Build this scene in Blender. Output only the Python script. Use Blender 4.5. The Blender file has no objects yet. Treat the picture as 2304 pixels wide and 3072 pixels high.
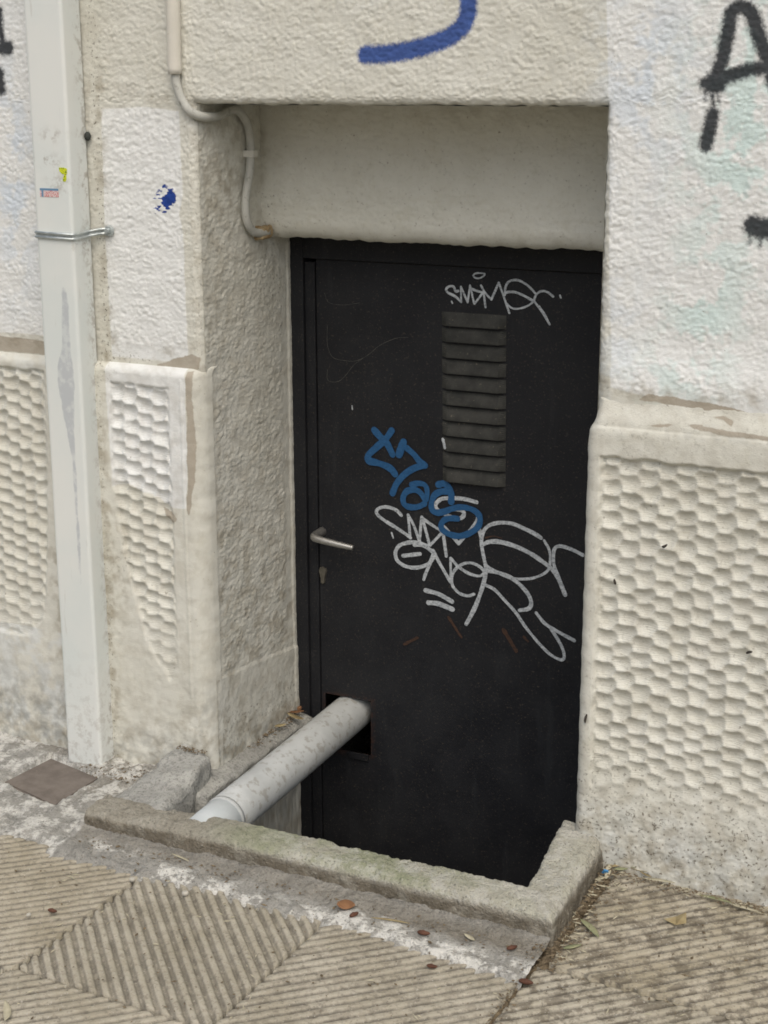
import bpy, bmesh, math, random
import numpy as np
from mathutils import Vector, Matrix

random.seed(7)
SC = bpy.context.scene
COL = SC.collection

# ------------------------------------------------------------------ camera
cam_data = bpy.data.cameras.new("camera")
cam = bpy.data.objects.new("camera", cam_data); COL.objects.link(cam)
_p, _y, _r = (math.radians(a) for a in (15.28, 25.97, -0.12))
_fw = Vector((-math.sin(_y)*math.cos(_p), math.cos(_y)*math.cos(_p), -math.sin(_p)))
_rt = Vector((math.cos(_y), math.sin(_y), 0.0)); _up = _rt.cross(_fw)
_rt2 = _rt*math.cos(_r) + _up*math.sin(_r); _up2 = _up*math.cos(_r) - _rt*math.sin(_r)
_m = Matrix((_rt2, _up2, -_fw)).transposed().to_4x4()
_m.translation = Vector((1.25, -2.705, 1.49))
cam.matrix_world = _m
cam_data.sensor_fit = 'VERTICAL'; cam_data.sensor_height = 36.0; cam_data.lens = 55.51
cam_data.clip_start = 0.05; cam_data.clip_end = 500
SC.camera = cam

# ------------------------------------------------------------------ sky and sun (bright overcast)
SUN_EL, SUN_AZ = math.radians(54), math.radians(150)   # azimuth from +Y, clockwise
world = bpy.data.worlds.new("World"); SC.world = world; world.use_nodes = True
wn = world.node_tree.nodes; wl = world.node_tree.links; wn.clear()
wo = wn.new('ShaderNodeOutputWorld'); wb = wn.new('ShaderNodeBackground'); ws = wn.new('ShaderNodeTexSky')
ws.sky_type = 'NISHITA'; ws.sun_disc = False
ws.sun_elevation = SUN_EL; ws.sun_rotation = SUN_AZ
ws.air_density = 1.0; ws.dust_density = 6.0; ws.ozone_density = 1.2
wb.inputs['Strength'].default_value = 0.12
wl.new(ws.outputs[0], wb.inputs[0]); wl.new(wb.outputs[0], wo.inputs[0])
sd = bpy.data.lights.new("sun", 'SUN'); sd.energy = 1.1; sd.angle = math.radians(70); sd.color = (0.955, 1.0, 0.915)
sun = bpy.data.objects.new("sun", sd); COL.objects.link(sun)
_d = Vector((math.sin(SUN_AZ)*math.cos(SUN_EL), math.cos(SUN_AZ)*math.cos(SUN_EL), math.sin(SUN_EL)))
sun.rotation_euler = _d.to_track_quat('Z', 'Y').to_euler()
sun.location = (0, -3, 6)

SC.view_settings.view_transform = 'Standard'; SC.view_settings.look = 'None'
SC.view_settings.exposure = 0.07; SC.view_settings.gamma = 1.0
SC.view_settings.use_curve_mapping = False
SC.render.engine = 'CYCLES'
SC.cycles.filter_width = 1.75
SC.cycles.max_bounces = 5; SC.cycles.diffuse_bounces = 4; SC.cycles.glossy_bounces = 2
try: SC.cycles.use_denoising = True
except Exception: pass

# ------------------------------------------------------------------ numeric noise
def _hash(ix, iy, iz, seed):
    h = (ix.astype(np.int64)*374761393 + iy.astype(np.int64)*668265263 + iz.astype(np.int64)*2147483647 + seed*974634211) & 0xffffffff
    h = ((h ^ (h >> 13))*1274126177) & 0xffffffff
    h = ((h ^ (h >> 16))*2246822519) & 0xffffffff
    return h ^ (h >> 15)
_ang = np.linspace(0, 2*np.pi, 256, endpoint=False); _GX, _GY = np.cos(_ang), np.sin(_ang)
def perlin(x, y, seed=0):
    x = np.asarray(x, float); y = np.asarray(y, float)
    x, y = np.broadcast_arrays(x, y)
    x0 = np.floor(x); y0 = np.floor(y); fx = x-x0; fy = y-y0
    x0 = x0.astype(np.int64); y0 = y0.astype(np.int64); z = np.zeros_like(x0)
    u = fx*fx*fx*(fx*(fx*6-15)+10); v = fy*fy*fy*(fy*(fy*6-15)+10)
    def g(dx, dy):
        k = (_hash(x0+dx, y0+dy, z, seed) & 255)
        return _GX[k]*(fx-dx) + _GY[k]*(fy-dy)
    a = g(0,0)*(1-u)+g(1,0)*u; b = g(0,1)*(1-u)+g(1,1)*u
    return (a*(1-v)+b*v)*1.5
def vnoise3(p, seed=0):
    p = np.asarray(p, float); i = np.floor(p); f = p-i; i = i.astype(np.int64); f = f*f*(3-2*f); out = 0
    for dx in (0,1):
        for dy in (0,1):
            for dz in (0,1):
                w = (f[...,0] if dx else 1-f[...,0])*(f[...,1] if dy else 1-f[...,1])*(f[...,2] if dz else 1-f[...,2])
                out = out + w*((_hash(i[...,0]+dx, i[...,1]+dy, i[...,2]+dz, seed) & 0xffff)/32767.5-1)
    return out
def fbm(x, y, oct=4, seed=0, gain=.5):
    s = 0; a = 1
    for k in range(oct):
        s = s + a*perlin(x, y, seed+k*17); x = x*2.03+3.1; y = y*2.03-1.7; a *= gain
    return s
def worley(x, y, seed=0):
    x0 = np.floor(x).astype(np.int64); y0 = np.floor(y).astype(np.int64); z = np.zeros_like(x0); best = np.full(np.shape(x), 9.)
    for dx in (-1, 0, 1):
        for dy in (-1, 0, 1):
            h = _hash(x0+dx, y0+dy, z, seed); jx = (h & 0x3ff)/1023.; jy = ((h >> 10) & 0x3ff)/1023.; w = .75+.5*((h >> 20) & 0xff)/255.
            best = np.minimum(best, ((x-x0-dx-jx)**2+(y-y0-dy-jy)**2)*w)
    return best
def sstep(a, b, x):
    t = np.clip((x-a)/(b-a), 0, 1); return t*t*(3-2*t)

# ------------------------------------------------------------------ mesh helpers
def new_mesh(name, V, F, mat, parent=None, smooth=True, attrs=None):
    me = bpy.data.meshes.new(name)
    V = np.asarray(V, np.float32); F = np.asarray(F, np.int32); n = F.shape[1]
    me.vertices.add(len(V)); me.vertices.foreach_set("co", V.ravel())
    me.loops.add(F.size); me.loops.foreach_set("vertex_index", F.ravel())
    me.polygons.add(len(F)); me.polygons.foreach_set("loop_start", np.arange(0, F.size, n, dtype=np.int32))
    me.update(calc_edges=True)
    me.polygons.foreach_set("use_smooth", np.full(len(F), smooth, dtype=bool))
    for k, a in (attrs or {}).items():
        at = me.attributes.new(k, 'FLOAT', 'POINT'); at.data.foreach_set("value", np.asarray(a, np.float32).ravel())
    me.validate(); me.update()
    return link(name, me, mat, parent)
def link(name, me, mat, parent=None):
    o = bpy.data.objects.new(name, me); COL.objects.link(o)
    if mat is not None and not me.materials: me.materials.append(mat)
    if parent is not None: o.parent = parent
    return o
def empty(name, loc=(0,0,0)):
    o = bpy.data.objects.new(name, None); COL.objects.link(o); o.location = loc; o.empty_display_size = .1
    return o
def tag(o, label=None, cat=None, group=None, kind=None):
    if label: o["label"] = label
    if cat: o["category"] = cat
    if group: o["group"] = group
    if kind: o["kind"] = kind
    return o
def grid(name, A, B, fn, mat, parent=None, keep=None, flip=False, attrs=None, extra=None):
    """sheet over two 1-D coordinate arrays; fn(a,b)->(x,y,z); keep(a_mid,b_mid)->bool quads"""
    A = np.asarray(A); B = np.asarray(B); a, b = np.meshgrid(A, B, indexing='ij')
    V = np.stack(fn(a, b), -1).reshape(-1, 3); nb = len(B)
    i, j = np.meshgrid(np.arange(len(A)-1), np.arange(nb-1), indexing='ij')
    if keep is not None:
        am = (A[:-1]+A[1:])/2; bm = (B[:-1]+B[1:])/2; aa, bb = np.meshgrid(am, bm, indexing='ij')
        k = keep(aa, bb); i = i[k]; j = j[k]
    i = i.ravel(); j = j.ravel()
    F = np.stack([i*nb+j, (i+1)*nb+j, (i+1)*nb+j+1, i*nb+j+1], -1)
    if flip: F = F[:, ::-1]
    at = {k: f(a, b).ravel() for k, f in (attrs or {}).items()}
    if mat is not None and mat.name.startswith("plaster"):       # stains and painted bounce get their own ragged outline
        for k in at:
            if k in GATES:
                sc, lo, hi, amp, sd_ = GATES[k]; h = V[:, 0]+V[:, 1]
                at[k] = np.clip(at[k]*sstep(lo, hi, .5+.34*fbm(h*sc, V[:, 2]*sc, 5, sd_, .62)), 0, 1)*amp
    used = np.zeros(len(V), bool); used[F.ravel()] = True
    if not used.all():
        idx = np.cumsum(used)-1; V = V[used]; F = idx[F]; at = {k: v[used] for k, v in at.items()}
    return new_mesh(name, V, F, mat, parent, True, at)
GATES = {'bluish': (14, .38, .62, .75, 301), 'teal': (16, .42, .62, .8, 302), 'grey': (30, .25, .80, .72, 303), 'dirt_and_bounce': (26, .36, .78, .72, 304)}
def coords(*segs):
    """segs: (start, stop, step) pieces joined"""
    out = []
    for s, e, st in segs:
        n = max(1, int(round((e-s)/st))); out.append(np.linspace(s, e, n, endpoint=False))
    out.append([segs[-1][1]]); return np.concatenate(out)
def box_bm(bm, lo, hi, bevel=0.0, seg=2):
    r = bmesh.ops.create_cube(bm, size=1.0); vs = r['verts']
    for v in vs:
        for k in range(3): v.co[k] = lo[k] + (v.co[k]+.5)*(hi[k]-lo[k])
    if bevel:
        es = list({e for v in vs for e in v.link_edges})
        bmesh.ops.bevel(bm, geom=es, offset=bevel, segments=seg, affect='EDGES', profile=.5)
def from_bm(name, bm, mat, parent=None, smooth=False):
    me = bpy.data.meshes.new(name); bmesh.ops.recalc_face_normals(bm, faces=bm.faces[:]); bm.to_mesh(me); bm.free()
    if smooth:
        for p in me.polygons: p.use_smooth = True
    return link(name, me, mat, parent)
def box(name, lo, hi, mat, parent=None, bevel=0.0, seg=2, smooth=False):
    bm = bmesh.new(); box_bm(bm, lo, hi, bevel, seg); return from_bm(name, bm, mat, parent, smooth)
def catmull(P, n=8):
    P = [np.asarray(p, float) for p in P]
    if len(P) < 3: return [P[0]+(P[1]-P[0])*t for t in np.linspace(0, 1, n+1)]
    Q = [2*P[0]-P[1]]+P+[2*P[-1]-P[-2]]; out = []
    for i in range(1, len(Q)-2):
        p0, p1, p2, p3 = Q[i-1:i+3]
        for t in np.linspace(0, 1, n, endpoint=False):
            out.append(.5*((2*p1)+(p2-p0)*t+(2*p0-5*p1+4*p2-p3)*t*t+(3*p1-p0-3*p2+p3)*t**3))
    out.append(P[-1]); return out
def sweep(name, P, R, mat, parent=None, seg=16, flat=1.0, wob=0.0, cap=True, ref=(0,0,1), oval=None):
    P = np.array(P); n = len(P); R = np.broadcast_to(np.asarray(R, float), (n,))
    T = np.gradient(P, axis=0); T /= np.linalg.norm(T, axis=1)[:, None]
    V = []; nrm = np.array(ref, float)
    for k in range(n):
        t = T[k]; nrm = nrm-t*(nrm@t)
        if np.linalg.norm(nrm) < 1e-6: nrm = np.cross(t, (1, 0, 0))
        nrm /= np.linalg.norm(nrm); b = np.cross(t, nrm)
        for s in range(seg):
            a = 2*math.pi*s/seg
            r = R[k]
            V.append(P[k]+nrm*math.cos(a)*r*flat+b*math.sin(a)*r)
    V = np.array(V)
    if wob: 
        d = vnoise3(V*60, 5)[:, None]; c = np.repeat(P, seg, 0); V = V+(V-c)*d*wob
    F = [(k*seg+s, k*seg+(s+1) % seg, (k+1)*seg+(s+1) % seg, (k+1)*seg+s) for k in range(n-1) for s in range(seg)]
    bm = bmesh.new(); bv = [bm.verts.new(v) for v in V]
    for f in F: bm.faces.new([bv[i] for i in f])
    if cap:
        bm.faces.new(bv[:seg][::-1]); bm.faces.new(bv[-seg:])
    return from_bm(name, bm, mat, parent, True)
def lump(name, corners, mat, parent=None, bevel=.01, cuts=10, amp=.004, freq=40, seed=1, attrs=None):
    """rough block through 8 corners (bottom 4 then top 4, counter-clockwise)"""
    bm = bmesh.new(); v = [bm.verts.new(c) for c in corners]
    for f in ((3,2,1,0),(4,5,6,7),(0,1,5,4),(1,2,6,5),(2,3,7,6),(3,0,4,7)): bm.faces.new([v[i] for i in f])
    bmesh.ops.bevel(bm, geom=bm.edges[:], offset=bevel, segments=3, affect='EDGES', profile=.5)
    bmesh.ops.triangulate(bm, faces=[f for f in bm.faces if len(f.verts) > 4])
    L = max(e.calc_length() for e in bm.edges)
    for it in range(5):
        es = [e for e in bm.edges if e.calc_length() > L/cuts]
        if not es: break
        bmesh.ops.subdivide_edges(bm, edges=es, cuts=1, use_grid_fill=True)
    bmesh.ops.triangulate(bm, faces=bm.faces[:]); bm.normal_update()
    co = np.array([w.co for w in bm.verts]); d = (vnoise3(co*freq, seed)+.5*vnoise3(co*freq*2.3, seed+3)+.3*vnoise3(co*freq*5, seed+5))*amp
    ns = [w.normal.copy() for w in bm.verts]
    for w, dd, nn in zip(bm.verts, d, ns): w.co += nn*dd
    return from_bm(name, bm, mat, parent, True)

# ------------------------------------------------------------------ 2-D distances for painted marks (metres)
def sd_strokes(x, z, strokes):
    best = np.full(np.shape(x), -1.0)
    for w, pts in strokes:
        P = [(a/1000, b/1000) for a, b in pts]; C = catmull(P, 4)
        xs = [p[0] for p in C]; zs = [p[1] for p in C]; m = .06
        sel = (x > min(xs)-m) & (x < max(xs)+m) & (z > min(zs)-m) & (z < max(zs)+m)
        if not sel.any(): continue
        X = x[sel]; Z = z[sel]; d = np.full(X.shape, 9.)
        for (ax, az), (bx, bz) in zip(C[:-1], C[1:]):
            dx, dz = bx-ax, bz-az; L = dx*dx+dz*dz+1e-12; t = np.clip(((X-ax)*dx+(Z-az)*dz)/L, 0, 1)
            d = np.minimum(d, np.hypot(X-ax-t*dx, Z-az-t*dz))
        best[sel] = np.maximum(best[sel], w/2000-d)
    return best
def sd_poly(x, z, poly):
    poly = np.array(poly, float); d = np.full(np.shape(x), 9.); ins = np.zeros(np.shape(x), bool)
    for (ax, az), (bx, bz) in zip(poly, np.roll(poly, -1, 0)):
        dx, dz = bx-ax, bz-az; L = dx*dx+dz*dz; t = np.clip(((x-ax)*dx+(z-az)*dz)/L, 0, 1)
        d = np.minimum(d, np.hypot(x-ax-t*dx, z-az-t*dz))
        c = ((az > z) != (bz > z)); 
        with np.errstate(divide='ignore', invalid='ignore'): xc = ax+(z-az)*dx/(dz if dz else 1e-9)
        ins ^= c & (x < xc)
    return np.where(ins, d, -d)
enc = lambda s: np.clip(.5+s/.06, 0, 1)     # signed distance -> 0..1, 0.5 on the edge, +-3 cm range

# ------------------------------------------------------------------ materials
class M:
    def __init__(s, name):
        s.m = bpy.data.materials.new(name); s.m.use_nodes = True; t = s.m.node_tree; s.n = t.nodes; s.l = t.links
        s.b = s.n['Principled BSDF']; s._co = None
    def node(s, t, **k):
        n = s.n.new(t)
        for a, v in k.items(): setattr(n, a, v)
        return n
    def pos(s):
        if s._co is None: s._co = s.node('ShaderNodeNewGeometry').outputs['Position']
        return s._co
    def lk(s, a, b):
        if isinstance(a, (int, float)): b.default_value = a
        elif isinstance(a, (tuple, list)): b.default_value = tuple(a)+((1,) if len(a) == 3 and len(b.default_value) == 4 else ())
        else: s.l.new(a, b)
    def math(s, op, a, b=0, clamp=False):
        n = s.node('ShaderNodeMath', operation=op, use_clamp=clamp); s.lk(a, n.inputs[0]); s.lk(b, n.inputs[1]); return n.outputs[0]
    def scale(s, v):
        n = s.node('ShaderNodeVectorMath', operation='MULTIPLY'); s.l.new(s.pos(), n.inputs[0]); n.inputs[1].default_value = v; return n.outputs[0]
    def noise(s, sc, det=4, rough=.55, aniso=None, dist=0, w=0):
        n = s.node('ShaderNodeTexNoise'); n.inputs['Scale'].default_value = sc; n.inputs['Detail'].default_value = det
        n.inputs['Roughness'].default_value = rough; n.inputs['Distortion'].default_value = dist
        co = s.scale(aniso) if aniso else s.pos()
        if w:
            a = s.node('ShaderNodeVectorMath', operation='ADD'); s.l.new(co, a.inputs[0]); a.inputs[1].default_value = (w, w*.7, w*1.3); co = a.outputs[0]
        s.l.new(co, n.inputs['Vector']); return n.outputs['Fac']
    def vor(s, sc, feat='F1'):
        n = s.node('ShaderNodeTexVoronoi', feature=feat); n.inputs['Scale'].default_value = sc; s.l.new(s.pos(), n.inputs['Vector']); return n.outputs['Distance']
    def rng(s, v, a, b, c=0., d=1., smooth=True):
        n = s.node('ShaderNodeMapRange', interpolation_type='SMOOTHSTEP' if smooth else 'LINEAR'); s.lk(v, n.inputs[0])
        for k, q in zip((1, 2, 3, 4), (a, b, c, d)): n.inputs[k].default_value = q
        return n.outputs[0]
    def attr(s, name):
        return s.node('ShaderNodeAttribute', attribute_name=name).outputs['Fac']
    def mix(s, f, a, b):
        n = s.node('ShaderNodeMix', data_type='RGBA'); s.lk(f, n.inputs[0]); s.lk(a, n.inputs[6]); s.lk(b, n.inputs[7]); return n.outputs[2]
    def edge(s, name, e=.05, amp=.1, nz=None):
        nz = nz if nz is not None else s.noise(180, 3)
        v = s.math('ADD', s.attr(name), s.math('MULTIPLY', s.math('SUBTRACT', nz, .5), amp)); return s.rng(v, .5-e, .5+e)
    def bump(s, h, dist, strength=1.0, prev=None):
        n = s.node('ShaderNodeBump'); n.inputs['Strength'].default_value = strength; n.inputs['Distance'].default_value = dist
        s.lk(h, n.inputs['Height'])
        if prev is not None: s.l.new(prev, n.inputs['Normal'])
        return n.outputs[0]
    def done(s, col, rough=.8, normal=None, spec=.3, metal=0.):
        s.lk(col, s.b.inputs['Base Color']); s.lk(rough, s.b.inputs['Roughness']); s.lk(spec, s.b.inputs['Specular IOR Level']); s.lk(metal, s.b.inputs['Metallic'])
        if normal is not None: s.l.new(normal, s.b.inputs['Normal'])
        return s.m

def mat_plaster():
    m = M("plaster_paint")
    n1 = m.noise(6, 3, .6); n2 = m.noise(42, 3, .65); fine = m.noise(150, 2, .6)
    c = m.mix(m.rng(n1, .3, .7), (.60, .592, .528), (.65, .645, .588))
    c = m.mix(m.math('MULTIPLY', m.rng(n2, .52, .75), .30), c, (.51, .49, .40))
    white = m.edge('white', .035, .12, n2)
    c = m.mix(white, c, m.mix(m.rng(n2, .35, .7), (.745, .755, .745), (.69, .70, .685)))
    c = m.mix(m.attr('bluish'), c, (.58, .65, .73))
    c = m.mix(m.attr('teal'), c, (.54, .69, .67))
    c = m.mix(m.edge('peel', .02, .16, n2), c, m.mix(n1, (.34, .295, .23), (.46, .43, .375)))
    c = m.mix(m.attr('grey'), c, (.27, .275, .26))
    c = m.mix(m.attr('dirt_and_bounce'), c, (.31, .275, .21))  # brown grime; on the left reveal also painted bounce light
    c = m.mix(m.math('MULTIPLY', m.attr('speck'), m.rng(fine, .55, .72)), c, (.15, .135, .11))
    c = m.mix(m.math('MULTIPLY', m.rng(fine, .72, .76), .6), c, (.17, .13, .09))
    blk = m.edge('black', .10, .30, m.math('ADD', m.math('MULTIPLY', fine, .7), m.math('MULTIPLY', n2, .3)))
    c = m.mix(m.math('MULTIPLY', blk, .95), c, (.020, .024, .030))
    c = m.mix(m.math('MULTIPLY', m.edge('blue', .09, .20, fine), .95), c, m.mix(n2, (.016, .05, .22), (.035, .095, .33)))
    c = m.mix(m.rng(m.math('ADD', m.attr('splash'), m.math('MULTIPLY', m.math('SUBTRACT', fine, .5), .55)), .32, .55), c, (.018, .05, .24))
    nb = m.bump(m.noise(380, 2, .6), .0011, .7)
    comb = m.node('ShaderNodeTexNoise'); comb.inputs['Scale'].default_value = 1.0; comb.inputs['Detail'].default_value = 1
    m.l.new(m.scale((55., 1., 480.)), comb.inputs['Vector'])
    nb = m.bump(m.math('MULTIPLY', comb.outputs['Fac'], m.attr('comb')), .0016, .9, nb)
    return m.done(c, .88, nb, .2)

def simple(name, ca, cb, sc=20, rough=.7, bump=.0, bsc=120, spec=.3, metal=0., spots=None):
    m = M(name); c = m.mix(m.rng(m.noise(sc, 5, .6), .3, .7), ca, cb)
    if spots: c = m.mix(m.math('MULTIPLY', m.rng(m.noise(spots[1], 5, .65, w=6.), spots[2], spots[2]+.08), spots[3]), c, spots[0])
    return m.done(c, rough, m.bump(m.noise(bsc, 5, .6), bump, 1.0) if bump else None, spec, metal)

PLASTER = mat_plaster()

def mat_door():
    m = M("black_door_paint")
    c = m.mix(m.rng(m.noise(7, 5, .6), .35, .7), (.0125, .0132, .0160), (.0180, .0188, .0215))
    c = m.mix(m.math('MULTIPLY', m.rng(m.noise(75, 4, .72, w=3.), .60, .72), .7), c, (.040, .037, .035))
    c = m.mix(m.math('MULTIPLY', m.rng(m.noise(240, 2, .6), .62, .70), .55), c, (.075, .062, .050))
    c = m.mix(m.math('MULTIPLY', m.rng(m.noise(30, 4, .7, aniso=(1., 1., .12), w=4.), .56, .74), .5), c, (.027, .029, .032))
    c = m.mix(m.math('MULTIPLY', m.attr('rust'), m.rng(m.noise(70, 5, .7, w=8.), .42, .6)), c, (.10, .038, .016))
    return m.done(c, m.rng(m.noise(14, 4), .3, .7, .5, .72), m.bump(m.noise(160, 4, .6), .0009, .8), .2)
DOOR = mat_door()
def mat_louvre():
    m = M("louvre_paint")
    c = m.mix(m.rng(m.noise(26, 5, .65), .3, .7), (.027, .028, .026), (.050, .050, .046))  # overall tone lighter than the door paint, mottled by noise
    c = m.mix(m.math('MULTIPLY', m.rng(m.noise(150, 4, .6), .62, .72), .7), c, (.15, .13, .10))
    return m.done(c, .75, m.bump(m.noise(200, 4), .0005, .8), .25)
LOUVRE = mat_louvre()
def mat_pipe():
    m = M("white_downpipe_paint")
    c = m.mix(m.rng(m.noise(4, 4), .35, .65), (.66, .70, .685), (.72, .735, .71))
    c = m.mix(m.math('MULTIPLY', m.attr('rub'), m.rng(m.noise(45, 6, .72), .47, .62)), c, (.27, .235, .19))
    st = m.edge('stain', .03, .26, m.noise(55, 4, .65, aniso=(1., 1., .3)))
    c = m.mix(m.math('MULTIPLY', st, m.rng(m.noise(50, 4, .65), .35, .55, .35, .85)), c, (.46, .485, .51))
    c = m.mix(m.math('MULTIPLY', m.rng(m.noise(60, 5, .7, aniso=(1, 1, .12)), .62, .72), .28), c, (.42, .40, .36))
    return m.done(c, .42, m.bump(m.noise(60, 3), .0004, .5), .4)
DOWNPIPE = mat_pipe()
GALV = simple("galvanized_steel", (.42, .46, .46), (.60, .64, .64), 60, .38, .0004, 150, .5, .75)
ALU = simple("worn_aluminium", (.34, .335, .32), (.46, .45, .43), 50, .42, .0002, 200, .5, .85)
BRASSY = simple("tarnished_metal", (.10, .092, .075), (.15, .14, .115), 60, .55, .0004, 200, .4, .4)
PVC = simple("grey_plastic_pipe", (.40, .415, .41), (.50, .515, .51), 11, .6, .0008, 90, .25, 0, ((.24, .22, .18), 42, .53, .5))
PVCW = simple("bluish_white_plastic", (.44, .475, .485), (.50, .53, .54), 20, .6, .0003, 90, .35)
CABLE = simple("painted_cable", (.42, .42, .385), (.50, .50, .465), 40, .6, .0006, 140, .3, 0, ((.20, .19, .16), 45, .58, .6))
SLEEVE = simple("painted_conduit", (.60, .575, .51), (.66, .635, .57), 14, .7, .001, 90, .3, 0, ((.42, .38, .31), 30, .6, .5))
CLIP = simple("cable_clip_plastic", (.62, .61, .56), (.68, .67, .61), 60, .5)
FOAM = simple("brown_filler", (.25, .17, .085), (.42, .33, .20), 90, .9, .003, 160)
def mat_concrete(name, ca, cb):
    m = M(name); n1 = m.noise(13, 4, .65); n2 = m.noise(85, 3, .7); n3 = m.noise(19, 4, .7, w=11.); fine = m.noise(210, 2, .65)
    c = m.mix(m.rng(n1, .3, .7), ca, cb)
    c = m.mix(m.math('MULTIPLY', m.rng(n2, .48, .68), .55), c, tuple(v*.5 for v in ca))
    c = m.mix(m.math('MULTIPLY', m.attr('moss'), m.rng(n1, .32, .60, .15, .92)), c, m.mix(n2, (.30, .32, .215), (.17, .195, .105)))
    c = m.mix(m.math('MULTIPLY', m.attr('mud'), m.rng(n3, .22, .55, .35, 1.)), c, m.mix(n2, (.215, .19, .15), (.115, .10, .076)))
    lime = m.math('MULTIPLY', m.attr('lime'), m.rng(m.math('ADD', n3, m.math('MULTIPLY', m.math('SUBTRACT', n2, .5), .5)), .43, .62))
    c = m.mix(m.math('MULTIPLY', lime, .92), c, (.60, .59, .555))
    c = m.mix(m.math('MULTIPLY', m.rng(fine, .60, .72), .32), c, (.52, .50, .45))
    c = m.mix(m.math('MULTIPLY', m.rng(fine, .42, .30), .6), c, (.08, .072, .06))
    return m.done(c, .93, m.bump(m.math('ADD', n2, m.math('MULTIPLY', fine, .9)), .0048, .95), .15)
CONC = mat_concrete("weathered_concrete", (.40, .385, .33), (.51, .495, .435))
CEMENT = mat_concrete("grey_cement", (.30, .298, .28), (.42, .418, .39))
MORTAR = mat_concrete("patchy_mortar", (.25, .244, .225), (.34, .332, .305))
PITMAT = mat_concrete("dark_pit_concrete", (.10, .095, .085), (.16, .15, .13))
def mat_slab():
    m = M("ribbed_slab_concrete")
    oi = m.node('ShaderNodeObjectInfo').outputs['Random']
    n1 = m.noise(7, 4, .65); n2 = m.noise(75, 3, .7); n3 = m.noise(30, 4, .72, w=5.); fine = m.noise(210, 2, .6)
    c = m.mix(m.rng(n1, .32, .68), (.325, .288, .212), (.445, .405, .325))
    c = m.mix(m.math('MULTIPLY', oi, .4), c, (.40, .385, .34))
    c = m.mix(m.math('MULTIPLY', m.rng(n2, .5, .70), .55), c, (.15, .132, .105))
    c = m.mix(m.math('MULTIPLY', m.attr('groove'), m.rng(n3, .25, .60, .35, .97)), c, (.078, .073, .065))
    c = m.mix(m.math('MULTIPLY', m.attr('soil'), m.rng(n3, .47, .60)), c, (.105, .088, .066))
    c = m.mix(m.math('MULTIPLY', m.rng(fine, .62, .70), .5), c, (.48, .46, .41))
    c = m.mix(m.math('MULTIPLY', m.rng(fine, .38, .30), .5), c, (.09, .08, .068))
    return m.done(c, .93, m.bump(m.math('ADD', n2, m.math('MULTIPLY', fine, .8)), .0024, .9), .15)
SLAB = mat_slab()
TILE = simple("brown_stone_tile", (.135, .115, .10), (.185, .16, .14), 30, .75, .0015, 110, .25, 0, ((.22, .19, .16), 70, .60, .5))
GROUND = simple("ground_dirt", (.045, .038, .03), (.075, .065, .052), 8, .95, .004, 60)
SOIL = simple("dry_debris", (.075, .055, .036), (.21, .165, .105), 160, .95, .0, 90)
def paint(name, ca, cb, gap=.3):
    m = M(name); c = m.mix(m.rng(m.noise(110, 3, .7, aniso=(1., 1., 1.5)), .35, .70), ca, cb); c = m.mix(m.math('MULTIPLY', m.rng(m.noise(330, 2, .6, aniso=(.6, 1., 1.2)), .52, .68), gap), c, (.02, .021, .024)); return m.done(c, .6, None, .3)
TAGW = paint("white_marker", (.50, .53, .56), (.27, .295, .32), .55)
TAGB = paint("blue_marker", (.014, .075, .185), (.022, .095, .225))
WEB = paint("cobweb_grey", (.11, .105, .095), (.05, .05, .048), .2)
SCRM = paint("rust_scratch", (.065, .034, .022), (.035, .021, .016), .5)
# graffiti strokes: (width mm, [(x mm, z mm), ...]) measured on the wall and door planes
TAG_TOP = [(6,[(-75,1060),(-81,1059),(-86,1068),(-94,1069),(-101,1065),(-103,1060),(-97,1054),(-82,1048),(-68,1037)]),(5,[(-68,1037),(-69,1069)]),(5,[(-69,1069),(-53,1037)]),(5,[(-53,1037),(-48,1073)]),(5,[(-48,1073),(-38,1035)]),(5.5,[(-47,1067),(-32,1062),(-18,1060)]),(5.5,[(-18,1060),(-37,1035)]),(5,[(-23,1074),(-14,1060),(1,1046)]),(5.5,[(1,1046),(17,1082)]),(5,[(17,1082),(29,1053),(42,1020)]),(5.5,[(-17,1061),(-12,1029)]),(5.5,[(31,1057),(32,1072),(38,1084),(49,1089),(62,1089),(78,1082),(91,1072),(98,1065)]),(6,[(31,1061),(40,1064),(55,1064),(74,1058),(95,1048)]),(4.5,[(36,1039),(47,1031),(60,1030),(75,1034),(88,1041),(96,1048)]),(5.5,[(96,1047),(99,1058),(105,1066),(115,1070),(126,1068),(138,1060)]),(5,[(96,1049),(111,1031),(122,1016),(132,1002)]),(3.5,[(108,1039),(122,1021),(131,1003)]),(4,[(-41,1094),(-37,1098),(-29,1100),(-15,1099),(-19,1093),(-28,1089),(-37,1090),(-41,1094)]),(4,[(-90,1037),(-88,1033)]),(4.5,[(153,1063),(155,1058)])]
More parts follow.
